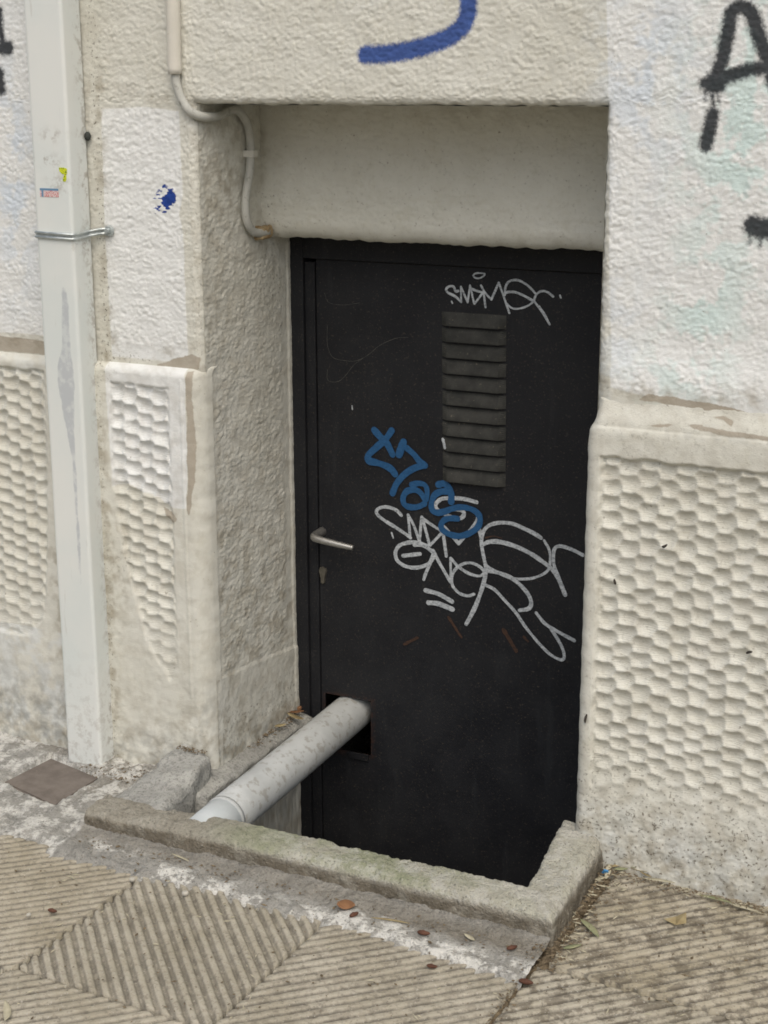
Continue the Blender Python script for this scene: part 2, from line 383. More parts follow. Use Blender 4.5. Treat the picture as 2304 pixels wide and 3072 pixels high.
TAG_LOW = [(9,[(-208,551),(-220,561),(-241,566),(-259,563),(-270,554),(-266,544),(-248,533),(-224,522),(-196,508),(-185,501)]),(8,[(-186,501),(-191,554)]),(7,[(-190,552),(-177,531),(-163,495)]),(8,[(-163,495),(-158,553)]),(8,[(-157,553),(-147,521),(-138,490)]),(8,[(-158,551),(-137,540),(-117,530),(-106,525)]),(8,[(-106,525),(-137,490)]),(9,[(-108,542),(-103,507),(-97,470)]),(9,[(-107,540),(-89,524),(-68,503)]),(9,[(-68,503),(-45,531),(-29,552),(-23,568)]),(5,[(-232,507),(-228,496)]),(10,[(-26,602),(-53,606),(-83,605),(-107,601),(-120,592),(-124,582),(-117,573),(-103,567),(-86,562),(-69,560),(-58,566),(-56,576),(-65,580),(-83,579)]),(10,[(-21,546),(-15,528),(-12,502),(-6,474),(-1,456)]),(11,[(-1,456),(-4,432),(-13,398),(-28,357),(-47,318)]),(10,[(-13,520),(-9,538),(4,553),(27,562),(57,564),(86,556),(109,548),(125,540)]),(7,[(132,535),(144,516),(147,494),(145,475),(134,461),(108,447),(72,440),(46,442),(19,452),(1,460)]),(11,[(-8,509),(5,516),(28,519),(61,515),(97,504),(127,489),(153,472),(169,450),(183,420)]),(9,[(183,421),(169,453),(157,480),(154,502),(156,519),(166,527),(183,526),(202,521),(220,514)]),(10,[(-144,488),(-165,493),(-189,490),(-212,480),(-222,464),(-219,446),(-203,435),(-182,432),(-161,436),(-140,447),(-129,463),(-128,473),(-137,480),(-154,488),(-175,486)]),(11,[(-203,457),(-161,467)]),(9,[(-129,470),(-137,447),(-147,423),(-152,408)]),(9,[(-129,479),(-116,456),(-102,435),(-86,411)]),(7,[(-86,411),(-86,441),(-87,467)]),(8,[(-86,467),(-68,450),(-41,437),(-17,435),(-6,444),(-14,455),(-34,462),(-55,458),(-75,442),(-83,421),(-80,402),(-64,388),(-44,385),(-29,391)]),(10,[(-1,449),(23,449),(53,443),(79,428),(99,408),(106,390),(100,376),(79,369)]),(8,[(-2,416),(20,408),(44,387),(71,362),(94,333),(125,301),(152,279),(175,270),(185,275),(182,294),(170,315),(153,338)]),(9,[(118,369),(137,349),(156,339),(183,328),(207,319)]),(12,[(-147,383),(-115,379),(-82,366)]),(13,[(-140,355),(-115,356),(-81,348)])]
SCRATCH = [(7,[(-91,328),(-73,304),(-59,285)]),(7,[(-201,245),(-167,267)]),(10,[(42,318),(57,297),(73,273)]),(6,[(90,309),(100,300)]),(3,[(-5,524),(15,530),(34,528)])]
TAG_BLUE = [(18,[(-274,740),(-259,726),(-243,713),(-229,689)]),(18,[(-231,743),(-247,721),(-269,701),(-289,681),(-288,669),(-267,666),(-245,661),(-231,654),(-223,645)]),(19,[(-202,720),(-208,705),(-213,690)]),(16,[(-194,707),(-176,694),(-164,681),(-150,672)]),(17,[(-150,673),(-176,663),(-200,646),(-219,623),(-229,600)]),(14,[(-182,625),(-164,630),(-149,627),(-144,613),(-146,594)]),(16,[(-150,596),(-162,610),(-176,614),(-194,608),(-203,592),(-199,577),(-184,573),(-166,576),(-150,585)]),(17,[(-117,632),(-104,636),(-92,628),(-86,614),(-86,597)]),(16,[(-94,619),(-110,617),(-125,608),(-133,590),(-132,574),(-121,568),(-103,572),(-84,581),(-63,587),(-40,586),(-23,578),(-17,564),(-22,547),(-39,532),(-64,521),(-89,522),(-107,531),(-109,543),(-101,554),(-86,559),(-70,560)])]
W_BLUE = [(33,[(-103,1536),(-62,1537),(-19,1542),(26,1552),(64,1565),(89,1582),(100,1605),(102,1627),(101,1647)])]
W_BLACK = [(26,[(553,1498),(559,1517),(565,1548),(569,1575),(574,1598),(588,1606),(606,1593),(620,1559),(636,1524),(651,1482)]),(24,[(535,1484),(556,1492),(586,1500),(618,1508),(645,1510)]),(24,[(550,1435),(546,1411),(540,1383)]),(34,[(544,1484),(554,1484)]),(36,[(629,1252),(641,1248),(662,1247)]),(5,[(533,1482),(535,1458)]),(5,[(556,1478),(558,1454)]),(6,[(546,1478),(548,1462)]),(5,[(622,1248),(624,1223)]),(5,[(641,1244),(642,1220)]),(9,[(548,1466),(550,1443)])]
W_BLACK2 = [(18,[(-942,1630),(-942,1598),(-938,1566),(-927,1560)]),(30,[(-937,1557),(-925,1556)]),(22,[(-950,1508),(-948,1472)])]
W_SPLASH = [(30,[(-549,1266),(-541,1259)])]
COBWEB = [(0.9,[(-390,967),(-390,922),(-377,896),(-350,891),(-320,892),(-290,907),(-260,931),(-221,949),(-192,953)]),(0.9,[(-391,868),(-390,843),(-365,842),(-345,858),(-325,882),(-302,899)]),(0.8,[(-396,1038),(-386,1018),(-353,1014),(-309,1021)])]

# ================================================================== BUILDING
XL, XR, ZT = -.478, .362, 1.446            # doorway opening
YIN, YD = .25, .378                        # inner lintel face, door face
bld = empty("building", (0, 0, 0))
tag(bld, "cream stucco building wall with a sunken doorway and scalloped plaster plinth", "building")

def stucco(u, v, seed=0):
    wx = .002*perlin(u*90, v*90, seed+50); wz = .002*perlin(u*90+7, v*90+3, seed+51); big = perlin(u*17, v*24, seed+3)
    w1 = 1-np.minimum(worley((u+wx)*102, (v+wz)*150, seed), 1.)*1.15; w2 = 1-np.minimum(worley((u+wx)*150+9, (v+wz)*190+4, seed+1), 1.)*1.15
    a = perlin(u*60, v*95, seed+5); c = perlin(u*205, v*245, seed+2)
    return .0031*(.55*w1+.40*w2+.30*a+.30*c-.4)*(1+.45*big)+.0009*big
FX = lambda x: sstep(-1.20, -1.12, x)*(1-sstep(.80, .86, x))
def front_fn(x, z):
    dx = np.maximum(np.maximum(XL-x, x-XR), 0); dz = np.maximum(z-ZT, 0); d = np.hypot(dx, dz); r = .017
    t = np.clip(d/r, 0, 1); rd = r-np.sqrt(np.maximum(r*r-(r-r*t)**2, 0))
    k = FX(x)*(1-sstep(1.74, 1.79, z))
    sm = .22+.78*sstep(.935, .965, z-.012*perlin(x*9, 0*x, 4))
    sm = sm*(1-.6*np.exp(-((x+.715)/.018)**2))
    h = stucco(x, z, 1)*sm
    e = (1-t)
    xo = x+e*.0022*perlin(z*60, x*5, 8)*(d > 0)*np.sign(x); zo = z+e*.0022*perlin(x*50, z*3, 9)
    fwd = -.011*(x > XR)*(1-sstep(.955, 1.05, z))*sstep(XR, XR+.03, x)
    return xo, rd*1.0-h*k+fwd, zo
def front_keep(x, z): return ~((x > XL) & (x < XR) & (z < ZT))
W_BLUE_ = lambda x, z: enc(sd_strokes(x, z, W_BLUE))
def white_fn(x, z):
    a = sd_poly(x, z, [(-.702,.932),(-.705,1.20),(-.700,1.436),(-.60,1.441),(-.514,1.433),(-.512,1.27),(-.522,1.235),(-.514,1.19),(-.513,1.0),(-.512,.932)])
    b = sd_poly(x, z, [(.392,.957),(.46,.945),(.545,.927),(.63,.921),(.70,.917),(6.5,.917),(6.5,5.5),(.352,5.5),(.356,1.62),(.368,1.44),(.376,1.2)])
    c = sd_poly(x, z, [(-6.5,.965),(-.80,.965),(-.80,5.5),(-6.5,5.5)])
    return enc(np.maximum(np.maximum(a, b), c))
blob = lambda x, z, cx, cz, rx, rz: np.exp(-((x-cx)/rx)**2-((z-cz)/rz)**2)
grid("upper_wall", coords((-6,-1.2,.4),(-1.2,-.50,.0025),(-.50,XL,.0016),(XL,XR,.0025),(XR,.384,.0016),(.384,.86,.0025),(.86,6,.4)),
     coords((.90,1.43,.0025),(1.43,ZT,.0027),(ZT,1.466,.0016),(1.466,1.79,.0025),(1.79,5.0,.4)), front_fn, PLASTER, bld, front_keep, attrs={
  'white': white_fn,
  'blue': lambda x, z: enc(sd_strokes(x, z, W_BLUE)),
  'black': lambda x, z: enc(sd_strokes(x, z, W_BLACK+W_BLACK2)),
  'splash': lambda x, z: np.clip(.95*blob(x, z, -.541, 1.264, .0125, .017)+(.42+.95*fbm(x*55, z*200, 3, 310))*blob(x, z, -.560, 1.258, .026, .036), 0, 1),
  'bluish': lambda x, z: np.clip(1.1*blob(x, z, -.935, 1.30, .06, .22)+.9*blob(x, z, .43, 1.50, .09, .16)+.5*blob(x, z, .40, 1.05, .06, .12)+.6*blob(x, z, -.10, 1.66, .05, .03), 0, 1),
  'teal': lambda x, z: np.clip(.9*blob(x, z, .60, 1.36, .10, .17)+.8*blob(x, z, .55, 1.10, .07, .10)+.5*blob(x, z, .50, .98, .08, .05)+.6*blob(x, z, .62, 1.58, .1, .12), 0, 1),
  'peel': lambda x, z: enc(np.maximum(np.maximum(sd_poly(x, z, [(-.60,.92),(-.49,.918),(-.485,.945),(-.505,.953),(-.56,.934)]), sd_poly(x, z, [(-1.2,.922),(-.86,.922),(-.86,.952),(-.93,.957),(-1.2,.955)])),
                                  sd_poly(x, z, [(.44,.938),(.50,.934),(.56,.926),(.63,.917),(.66,.93),(.60,.942),(.53,.947),(.46,.953)]))-.001),
  'dirt_and_bounce': lambda x, z: np.clip(.8*np.exp(-((x+.708)/.018)**2)*(z < 1.5)+.35*np.exp(-((x+.70)/.05)**2)*(z > 1.4)+.75*np.exp(-((z-.945)/.022)**2)*(x < 0)+.75*np.exp(-((z-.955)/.022)**2)*(x > .36)
                               +.45*np.exp(-((x-XL+.01)/.014)**2)*(z < ZT)+.4*np.exp(-((x-XR-.008)/.012)**2)*(z < 1.2)+.25*np.exp(-((z-1.455)/.02)**2)*(x > XL-.1)*(x < XR)+.4*blob(x, z, -.59, 1.46, .1, .03), 0, 1),
  'speck': lambda x, z: np.clip(np.exp(-((x+.712)/.014)**2)+.8*np.exp(-((z-.935)/.012)**2)*(x < -.6)*(x > -.73)+.5*np.exp(-((x-XL)/.02)**2)*(z < ZT), 0, 1),
})

# ---- scalloped plinths
def scallop(x, z, seed, px=.0375, pz=.0315, step=.36, cu=.46):
    wx = .004*perlin(x*12, z*12, seed+5); wz = .005*perlin(x*11+4, z*11, seed+6); x = x+wx; z = z+wz
    best = np.full(np.shape(x), -.5); j0 = np.floor(x/px).astype(np.int64)
    rnd = lambda a, b, s: (_hash(a, b, np.zeros_like(a), seed+s) & 0xffff)/65535.
    for dj in (-1, 0, 1):
        j = j0+dj; ph = step*j+.14*(rnd(j, j*0, 1)-.5); k0 = np.floor(z/pz+ph).astype(np.int64)
        for dk in (-1, 0, 1):
            k = k0+dk
            cx = (j+.5+.30*(rnd(j, k, 2)-.5))*px; cz = (k+.5-ph+.28*(rnd(j, k, 3)-.5))*pz
            u = (x-cx)/(px*.5); v = (z-cz)/(pz*.5)-.30*u*u+.12
            q = v-.10; f = 1-cu*u*u-np.where(q > 0, (q/1.10)**2, (q/1.22)**2)+.20*(rnd(j, k, 4)-.5)
            best = np.maximum(best, f)
    return np.clip(best, -.35, 1.1)
P1 = [(-6.5,.893),(-.868,.893),(-.872,.70),(-.885,.52),(-.905,.33),(-.95,.275),(-6.5,.27)]
P2 = [(-.70,.884),(-.553,.880),(-.553,.262),(-.575,.232),(-.60,.265),(-.628,.30),(-.645,.36),(-.668,.45),(-.692,.56),(-.704,.66)]
P3 = [(.382,.834),(6.5,.830),(6.5,.06),(.70,.06),(.384,.06)]
def plinth_l(x, z):
    k = FX(x)
    t = np.clip((z-.902)/.020, 0, 1); y = -.02+.026*(1-np.sqrt(np.maximum(1-t*t, 0)))
    t = np.clip((x+.516)/.042, 0, 1); y = y+.046*(1-np.sqrt(np.maximum(1-t*t, 0)))
    s = np.maximum(sd_poly(x, z, P1), sd_poly(x, z, P2)); p = sstep(-.002, .007, s+.003*perlin(x*40, z*40, 31))
    fade = 1-.65*(1-sstep(.26, .46, z))
    y = y+k*p*(.0025+.0095*fade*scallop(x, z, 11, px=.0350, pz=.0298, step=.37, cu=.66))
    rough = fbm(x*35, z*35, 4, 40); y = y-k*(.0009*rough*(1-p)+.0011*fbm(x*9, z*9, 3, 44)+.0028*(1-sstep(.03, .22, z))*fbm(x*22, z*22, 4, 47))
    y = y-k*.0018*np.exp(-((x+.522)/.0025)**2)*(z < .90)*(z > .20)
    return x+.0015*perlin(z*30, x*0, 33)*(x > -.52), y, z
plinth_attr_dirt = lambda x, z: np.clip(.85*np.exp(-((x+.728)/.016)**2)+.5*np.exp(-((x+.855)/.03)**2)*(z < .5)+.6*(1-sstep(.0, .16, z))+.5*blob(x, z, -.70, .50, .03, .12)+.45*blob(x, z, -.53, .12, .05, .06)+.3, 0, 1)
pl = grid("plinth", coords((-6,-1.2,.4),(-1.2,-.516,.0024),(-.516,-.474,.0018)), coords((-.08,.90,.0025),(.90,.922,.0015)), plinth_l, PLASTER, bld, attrs={
  'white': lambda x, z: enc(sd_poly(x, z, [(-.704,.655),(-.66,.664),(-.636,.652),(-.60,.645),(-.575,.630),(-.549,.624),(-.519,.626),(-.512,.70),(-.511,.95),(-.71,.95)])),
  'peel': lambda x, z: enc(np.maximum(sd_poly(x, z, [(-.5095,.918),(-.496,.918),(-.498,.86),(-.493,.78),(-.496,.70),(-.506,.64),(-.513,.61),(-.517,.625),(-.5115,.69)]), sd_poly(x, z, [(-.585,.622),(-.553,.612),(-.543,.600),(-.552,.588),(-.575,.607)]))),
  'dirt_and_bounce': plinth_attr_dirt,
  'speck': lambda x, z: np.clip(1.0*np.exp(-((x+.731)/.010)**2)+.7*blob(x, z, -.69, .49, .022, .05)+.8*blob(x, z, -.715, .90, .03, .02)+.5*blob(x, z, -.54, .06, .06, .06), 0, 1),
  'grey': lambda x, z: np.clip((1-sstep(.10, .26, z))*(x < -.80)+.75*(1-sstep(.02, .15, z))+.7*blob(x, z, -.492, .17, .03, .07), 0, 1),
  'comb': lambda x, z: sstep(0, .006, np.maximum(sd_poly(x, z, P1), sd_poly(x, z, P2))),
  'bluish': lambda x, z: np.clip(.35*(x < -.84)*(z < .3)+.25*blob(x, z, -.9, .9, .1, .03), 0, 1)})
def plinth_r(x, z):
    k = 1-sstep(.80, .86, x)
    t = np.clip((z-.872)/.016, 0, 1); y = -.030+.005*(1-np.sqrt(np.maximum(1-t*t, 0)))
    y = y+.014*sstep(.886, .940, z)+.010*sstep(.934, .942, z)
    t = np.clip((.376-x)/.024, 0, 1); y = y+.030*(1-np.sqrt(np.maximum(1-t*t, 0)))
    s = sd_poly(x, z, P3); p = sstep(-.002, .006, s+.003*perlin(x*40, z*40, 61))
    zb = z+.03*perlin(x*7, 0*x, 64); p = p*sstep(.12, .22, zb); fade = .25+.75*sstep(.15, .30, zb)
    y = y+k*p*(.004+.0108*fade*scallop(x, z, 23, px=.0352, pz=.0318, step=.56))
    y = y-k*(.0007*fbm(x*35, z*35, 4, 70)*(1-p)+.0011*fbm(x*9, z*9, 3, 74)+.0026*(1-sstep(.08, .26, z))*fbm(x*20, z*20, 5, 77)+.0010*(1-sstep(.08, .26, z))*perlin(x*150, z*150, 78))
    xs = x+sstep(.872, .902, z)*.013*(1-np.clip((x-.352)/.06, 0, 1))
    return xs+.0016*perlin(z*35, x*0, 63)*(x < .38), y, z
grid("plinth", coords((.352,.378,.0018),(.378,.86,.0024),(.86,6,.4)), coords((-.08,.86,.0025),(.86,.942,.0018)), plinth_r, PLASTER, bld, attrs={
  'peel': lambda x, z: enc(np.maximum(sd_poly(x, z, [(.445,.893),(.50,.896),(.53,.905),(.55,.898),(.60,.890),(.75,.886),(.75,.896),(.60,.902),(.55,.906),(.50,.903)]), sd_poly(x, z, [(.575,.920),(.60,.915),(.615,.905),(.622,.918),(.60,.926)]))-.001),
  'dirt_and_bounce': lambda x, z: np.clip(.30+.6*(1-sstep(.02, .25, z))+.5*blob(x, z, .40, .82, .03, .02), 0, 1),
  'speck': lambda x, z: np.clip(.7*(1-sstep(.10, .32, z))+.22, 0, 1),
  'grey': lambda x, z: np.clip(.6*(1-sstep(.06, .24, z))+.5*np.exp(-((z-.885)/.008)**2)*(x > .5), 0, 1),
  'comb': lambda x, z: sstep(0, .006, sd_poly(x, z, P3))*sstep(.16, .26, z),
  'bluish': lambda x, z: .25*(1-sstep(.05, .2, z))})

# ---- reveals, soffit, inner lintel
def reveal_l(y, z):
    sm = sstep(.028, .05, y)*(1-sstep(.318, .330, y))
    low = sstep(-.004, .004, z-(.243-.11*y)); sm = np.where(z > .93, np.maximum(sm, 1-sstep(.318, .33, y)), sm)*low
    h = stucco(y*.70, z*1.15, 90)*.78*sm+.0012*fbm(y*12, z*12, 4, 95)+.0006*fbm(y*60, z*60, 2, 97)
    h = h+.003*(1-low)*(z < .3)+.0025*sstep(.352, .356, y)*(z < 1.15)
    h = h+.004*(1-sstep(.0, .10, z))*fbm(y*25, z*25, 4, 99)
    return XL+h, y, z
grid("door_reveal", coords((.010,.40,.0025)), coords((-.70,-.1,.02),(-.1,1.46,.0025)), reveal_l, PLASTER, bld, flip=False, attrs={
  'dirt_and_bounce': lambda y, z: np.clip(.38+.3*np.exp(-((y-.05)/.04)**2)+.7*(1-sstep(.02, .2, z))+.55*np.exp(-((y-.12)/.05)**2-((z-1.30)/.09)**2)+.45*(1-sstep(.25, .8, z))*(z > .23), 0, 1),  # grime, plus warm bounced light painted over the whole reveal as a base tint
  'grey': lambda y, z: np.clip(.8*(1-sstep(.03, .14, z))+.12*(1-sstep(.2, .3, z)), 0, 1),
  'speck': lambda y, z: np.clip(.10+.8*blob(y, z, .28, 1.08, .06, .08)+.6*np.exp(-((z-.10)/.06)**2), 0, 1)})
grid("door_reveal", np.array([-.001,.2,.40]), np.array([-.70,.0,.872]), lambda y, z: (.3545+0*y, y, z), PLASTER, bld, flip=True)
grid("door_reveal", np.array([.010,.2,.40]), np.array([.872,1.2,1.46]), lambda y, z: (XR+0*y, y, z), PLASTER, bld, flip=True)
grid("soffit", coords((XL,XR,.02)), coords((.010,.26,.02)), lambda x, y: (x, y, ZT+.002*perlin(x*30, y*30, 3)), PLASTER, bld)
_th = np.linspace(0, np.pi/2, 14)
_prof = [(YIN, z) for z in np.arange(1.46, 1.205, -.0028)]+[(YIN+.038*(1-np.cos(t)), 1.204-.038*np.sin(t)) for t in _th]+[(y, 1.1655) for y in (.31,.34,.37,.40)]
_pr = np.array(_prof)
def lintel_fn(x, s):
    i = np.clip(s, 0, len(_pr)-1); i0 = np.floor(i).astype(int); y = _pr[i0, 0]; z = _pr[i0, 1]
    h = .0019*fbm(x*16, z*38, 4, 120)+.0017*fbm(x*62, z*120, 3, 121)*(1-.35*sstep(1.30, 1.40, z))-.0016*np.maximum(fbm(x*14, z*55, 3, 130)-.35, 0)*sstep(1.30, 1.34, z)
    h = h*.6+stucco(x, z, 140)*.62; lowb = 1-sstep(1.17, 1.21, z)
    return x, y-h*(1-.6*lowb)-.003*lowb*perlin(x*35, z*10, 131)*.6, z-lowb*(.0045*perlin(x*7, 0*x, 125)+.003*perlin(x*40, 0*x, 126))
grid("inner_lintel", coords((XL-.002,XR+.002,.0028)), np.arange(len(_pr)).astype(float), lintel_fn, PLASTER, bld, attrs={
  'dirt_and_bounce': lambda x, s: np.clip(.08+.45*np.exp(-((x-XL)/.03)**2)+.3*np.exp(-(s/14)**2), 0, 1), 'speck': lambda x, s: .12+0*x+.5*np.exp(-((x-XL-.02)/.04)**2)*(s > 70)})
# room behind the door and the rest of the shell
bm = bmesh.new(); box_bm(bm, (XL-.004,.405,-.70), (XR+.004,2.2,1.20))
bmesh.ops.delete(bm, geom=[f for f in bm.faces if f.calc_center_median().y < .41], context='FACES'); bmesh.ops.reverse_faces(bm, faces=bm.faces[:])
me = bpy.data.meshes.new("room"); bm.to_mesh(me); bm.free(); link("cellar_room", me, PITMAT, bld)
bm = bmesh.new(); box_bm(bm, (-6,.02,-.1), (6,5.0,5.0))
bmesh.ops.delete(bm, geom=[f for f in bm.faces if f.calc_center_median().y < .05 or f.calc_center_median().z < 0], context='FACES')
from_bm("outer_shell", bm, PLASTER, bld)
# cement ledge along the left reveal
lump("ledge", [(-.492,-.125,-.05),(-.434,-.115,-.05),(-.440,.372,-.03),(-.492,.372,-.03),(-.492,-.125,.036),(-.432,-.110,.026),(-.432,.365,.030),(-.492,.365,.046)], CEMENT, bld, .006, 22, .004, 45, 3)

# ---- door frame and door (parts of the building)
fr = empty("door_frame"); fr.parent = bld; tag(fr, "black painted steel frame set in the reveal")
box("jamb", (XL+.001,.366,-.66), (-.4445,.40,1.19), DOOR, fr, .002)
box("stop_strip", (-.4443,.374,-.66), (-.4195,.40,1.105), DOOR, fr, .002)
box("head_rail", (-.4443,.367,1.113), (.352,.40,1.19), DOOR, fr, .002)
door = empty("door"); door.parent = bld; tag(door, "black metal cellar door with louvre vent and graffiti tags")
def door_leaf():
    xs = [-.417,-.408,-.287,.36]; zs = [-.66,-.048,.090,1.111]
    bm = bmesh.new(); rl = bm.verts.layers.float.new('rust')
    def sheet(y, flip):
        X = sorted(set(xs)|set(np.linspace(-.417,.36,60).round(4))); Z = sorted(set(zs)|set(np.linspace(-.66,1.111,120).round(4)))
        g = {}
        for x in X:
            for z in Z:
                v = bm.verts.new((x, y+.0007*float(perlin(x*3, z*3, 5)), z)); g[x, z] = v
                d = max(abs(x+.3475)-.0605, abs(z-.021)-.069); v[rl] = float(np.clip(1-d/.010, 0, 1))*.3
        for a, b in zip(X[:-1], X[1:]):
            for c_, d_ in zip(Z[:-1], Z[1:]):
                if xs[1]-1e-6 < (a+b)/2 < xs[2] and zs[1] < (c_+d_)/2 < zs[2]: continue
                f = [g[a, c_], g[b, c_], g[b, d_], g[a, d_]]
                bm.faces.new(f[::-1] if flip else f)
    sheet(YD, False)
    be = [e for e in bm.edges if e.is_boundary]
    r = bmesh.ops.extrude_edge_only(bm, edges=be)
    for v in r['geom']:
        if isinstance(v, bmesh.types.BMVert): v.co.y += .004
    me = bpy.data.meshes.new("leaf"); bm.to_mesh(me); bm.free(); return link("leaf", me, DOOR, door)
door_leaf()
# torn sheet-metal lip under the pipe hole
box("torn_lip", (-.345,.372,-.062), (-.292,.377,-.046), DOOR, door, .001)
# pressed louvre slats
def slat_mesh():
    w = .074; h = .0285; dep = .011; bm = bmesh.new(); n = 10; rows = 7
    V = []
    for i in range(n+1):
        x = -w+2*w*i/n; e = min(1, (1-abs(x)/w)/.08) if abs(x) < w else 0
        col = []
        for k in range(rows+1):
            t = k/rows; y = -dep*e*math.sin(t*math.pi/2)**1.2
            col.append(bm.verts.new((x, y-.0006, h*(.5-t))))
        col.append(bm.verts.new((x, .0-.0004, h*(-.5)+.0008))); V.append(col)
    for a, b in zip(V[:-1], V[1:]):
        for k in range(rows+1): bm.faces.new((a[k], a[k+1], b[k+1], b[k]))
    me = bpy.data.meshes.new("louvre_slat"); bmesh.ops.recalc_face_normals(bm, faces=bm.faces[:]); bm.to_mesh(me); bm.free(); me.materials.append(LOUVRE); return me
SM = slat_mesh()
for k in range(11):
    o = link("louvre_slat", SM, None, door); o.location = (-.0385+.0005*k, YD-.0003, 1.000-.0342*k); o.rotation_euler = (0, random.uniform(-.006, .006), 0)
# lever handle, keyhole cover
hd = sweep("handle", catmull([(-.410,YD+.002,.488),(-.410,.362,.4875),(-.411,.345,.4865),(-.405,.335,.484),(-.385,.333,.4815),(-.355,.3335,.478),(-.330,.335,.475),(-.309,.337,.4725)], 6), 
           np.concatenate([np.linspace(.011,.0095,14), np.linspace(.0098,.0062,29)]), ALU, door, 14, 1.0)
bm = bmesh.new()
pts = [(0,.016),(.008,.013),(.0105,.006),(.008,-.002),(.0055,-.012),(.005,-.022),(0,-.025),(-.005,-.022),(-.0055,-.012),(-.008,-.002),(-.0105,.006),(-.008,.013)]
f = bm.faces.new([bm.verts.new((-.4085+a, YD-.0005, .388+b)) for a, b in pts]); r = bmesh.ops.extrude_face_region(bm, geom=[f])
for v in r['geom']:
    if isinstance(v, bmesh.types.BMVert): v.co.y -= .005; v.co.x = -.4085+(v.co.x+.4085)*.85
from_bm("keyhole_cover", bm, BRASSY, door)

def ribbons(name, strokes, mat, y0, parent, rag=.10, label=None):
    bm = bmesh.new(); rs = random.Random(3)
    for si, (w, pts) in enumerate(strokes):
        C = np.array(catmull([(a/1000, b/1000) for a, b in pts], 7)); n = len(C)
        T = np.gradient(C, axis=0); T /= np.linalg.norm(T, axis=1)[:, None]+1e-9; N = np.stack([-T[:, 1], T[:, 0]], -1)
        hw = w/2000*.88*(1+.18*np.array([perlin(k*.12+3, si*3.1, 19) for k in range(n)])+rag*np.array([perlin(k*.35, si*7.3, 9) for k in range(n)])); yy = y0-.00003*si-.00004*np.arange(n)/n
        L = [bm.verts.new((C[k, 0]+N[k, 0]*hw[k], yy[k], C[k, 1]+N[k, 1]*hw[k])) for k in range(n)]
        R = [bm.verts.new((C[k, 0]-N[k, 0]*hw[k], yy[k], C[k, 1]-N[k, 1]*hw[k])) for k in range(n)]
        for k in range(n-1): bm.faces.new((R[k], R[k+1], L[k+1], L[k]))
        for a, k, sg in ((0, 0, -1), (n-1, n-1, 1)):
            arc = []
            for q in range(1, 5):
                t = math.pi*q/5; d = N[k]*math.cos(t)+sg*T[k]*math.sin(t)
                arc.append(bm.verts.new((C[k, 0]+d[0]*hw[k], yy[k], C[k, 1]+d[1]*hw[k])))
            bm.faces.new([L[k]]+arc+[R[k]])
    o = from_bm(name, bm, mat, parent)
    if label: o["label"] = label
    return o
for s_ in SCRATCH: ribbons("scratch_mark", [s_], SCRM, YD-.0011, door, .5)
ribbons("graffiti_tag", TAG_TOP, TAGW, YD-.0012, door, .10, "small white marker tag above the louvre vent")
ribbons("graffiti_tag", TAG_LOW, TAGW, YD-.0012, door, .10, "large white marker tag right of the handle")
ribbons("graffiti_tag", TAG_BLUE, TAGB, YD-.0027, door, .06, "blue marker tag left below the vent")
for s_ in COBWEB: ribbons("cobweb_thread", [s_], WEB, YD-.0014, door, .3)
for s_ in [(7,[(-103,738),(-100,728),(-98,719)]),(3,[(-330,790),(-329,782)])]: ribbons("paint_fleck", [s_], TAGW, YD-(.0125 if s_[0] == 7 else .0013), door, .4)

# ================================================================== GROUND
gm = bpy.data.meshes.new("ground"); V = []; F = []
for (a, b, c_, d_) in ((-60,60,-60,-.29),(-60,-.50,-.29,.0),(.36,60,-.29,.0),(-60,-6,0,60),(6,60,0,60)):
    i = len(V); V += [(a,c_,-.04),(b,c_,-.04),(b,d_,-.04),(a,d_,-.04)]; F.append((i,i+1,i+2,i+3))
gm.from_pydata(V, [], F); tag(link("ground", gm, GROUND), kind="structure")
# pit in front of the door
bm = bmesh.new()
def quad(*p): bm.faces.new([bm.verts.new(q) for q in p])
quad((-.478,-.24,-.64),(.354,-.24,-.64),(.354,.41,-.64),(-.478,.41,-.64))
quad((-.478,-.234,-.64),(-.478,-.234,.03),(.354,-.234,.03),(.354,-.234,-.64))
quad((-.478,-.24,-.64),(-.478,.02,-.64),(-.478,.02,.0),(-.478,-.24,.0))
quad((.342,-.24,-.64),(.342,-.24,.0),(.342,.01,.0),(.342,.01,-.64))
me = bpy.data.meshes.new("pit"); bm.to_mesh(me); bm.free(); tag(link("pit", me, PITMAT), kind="structure")

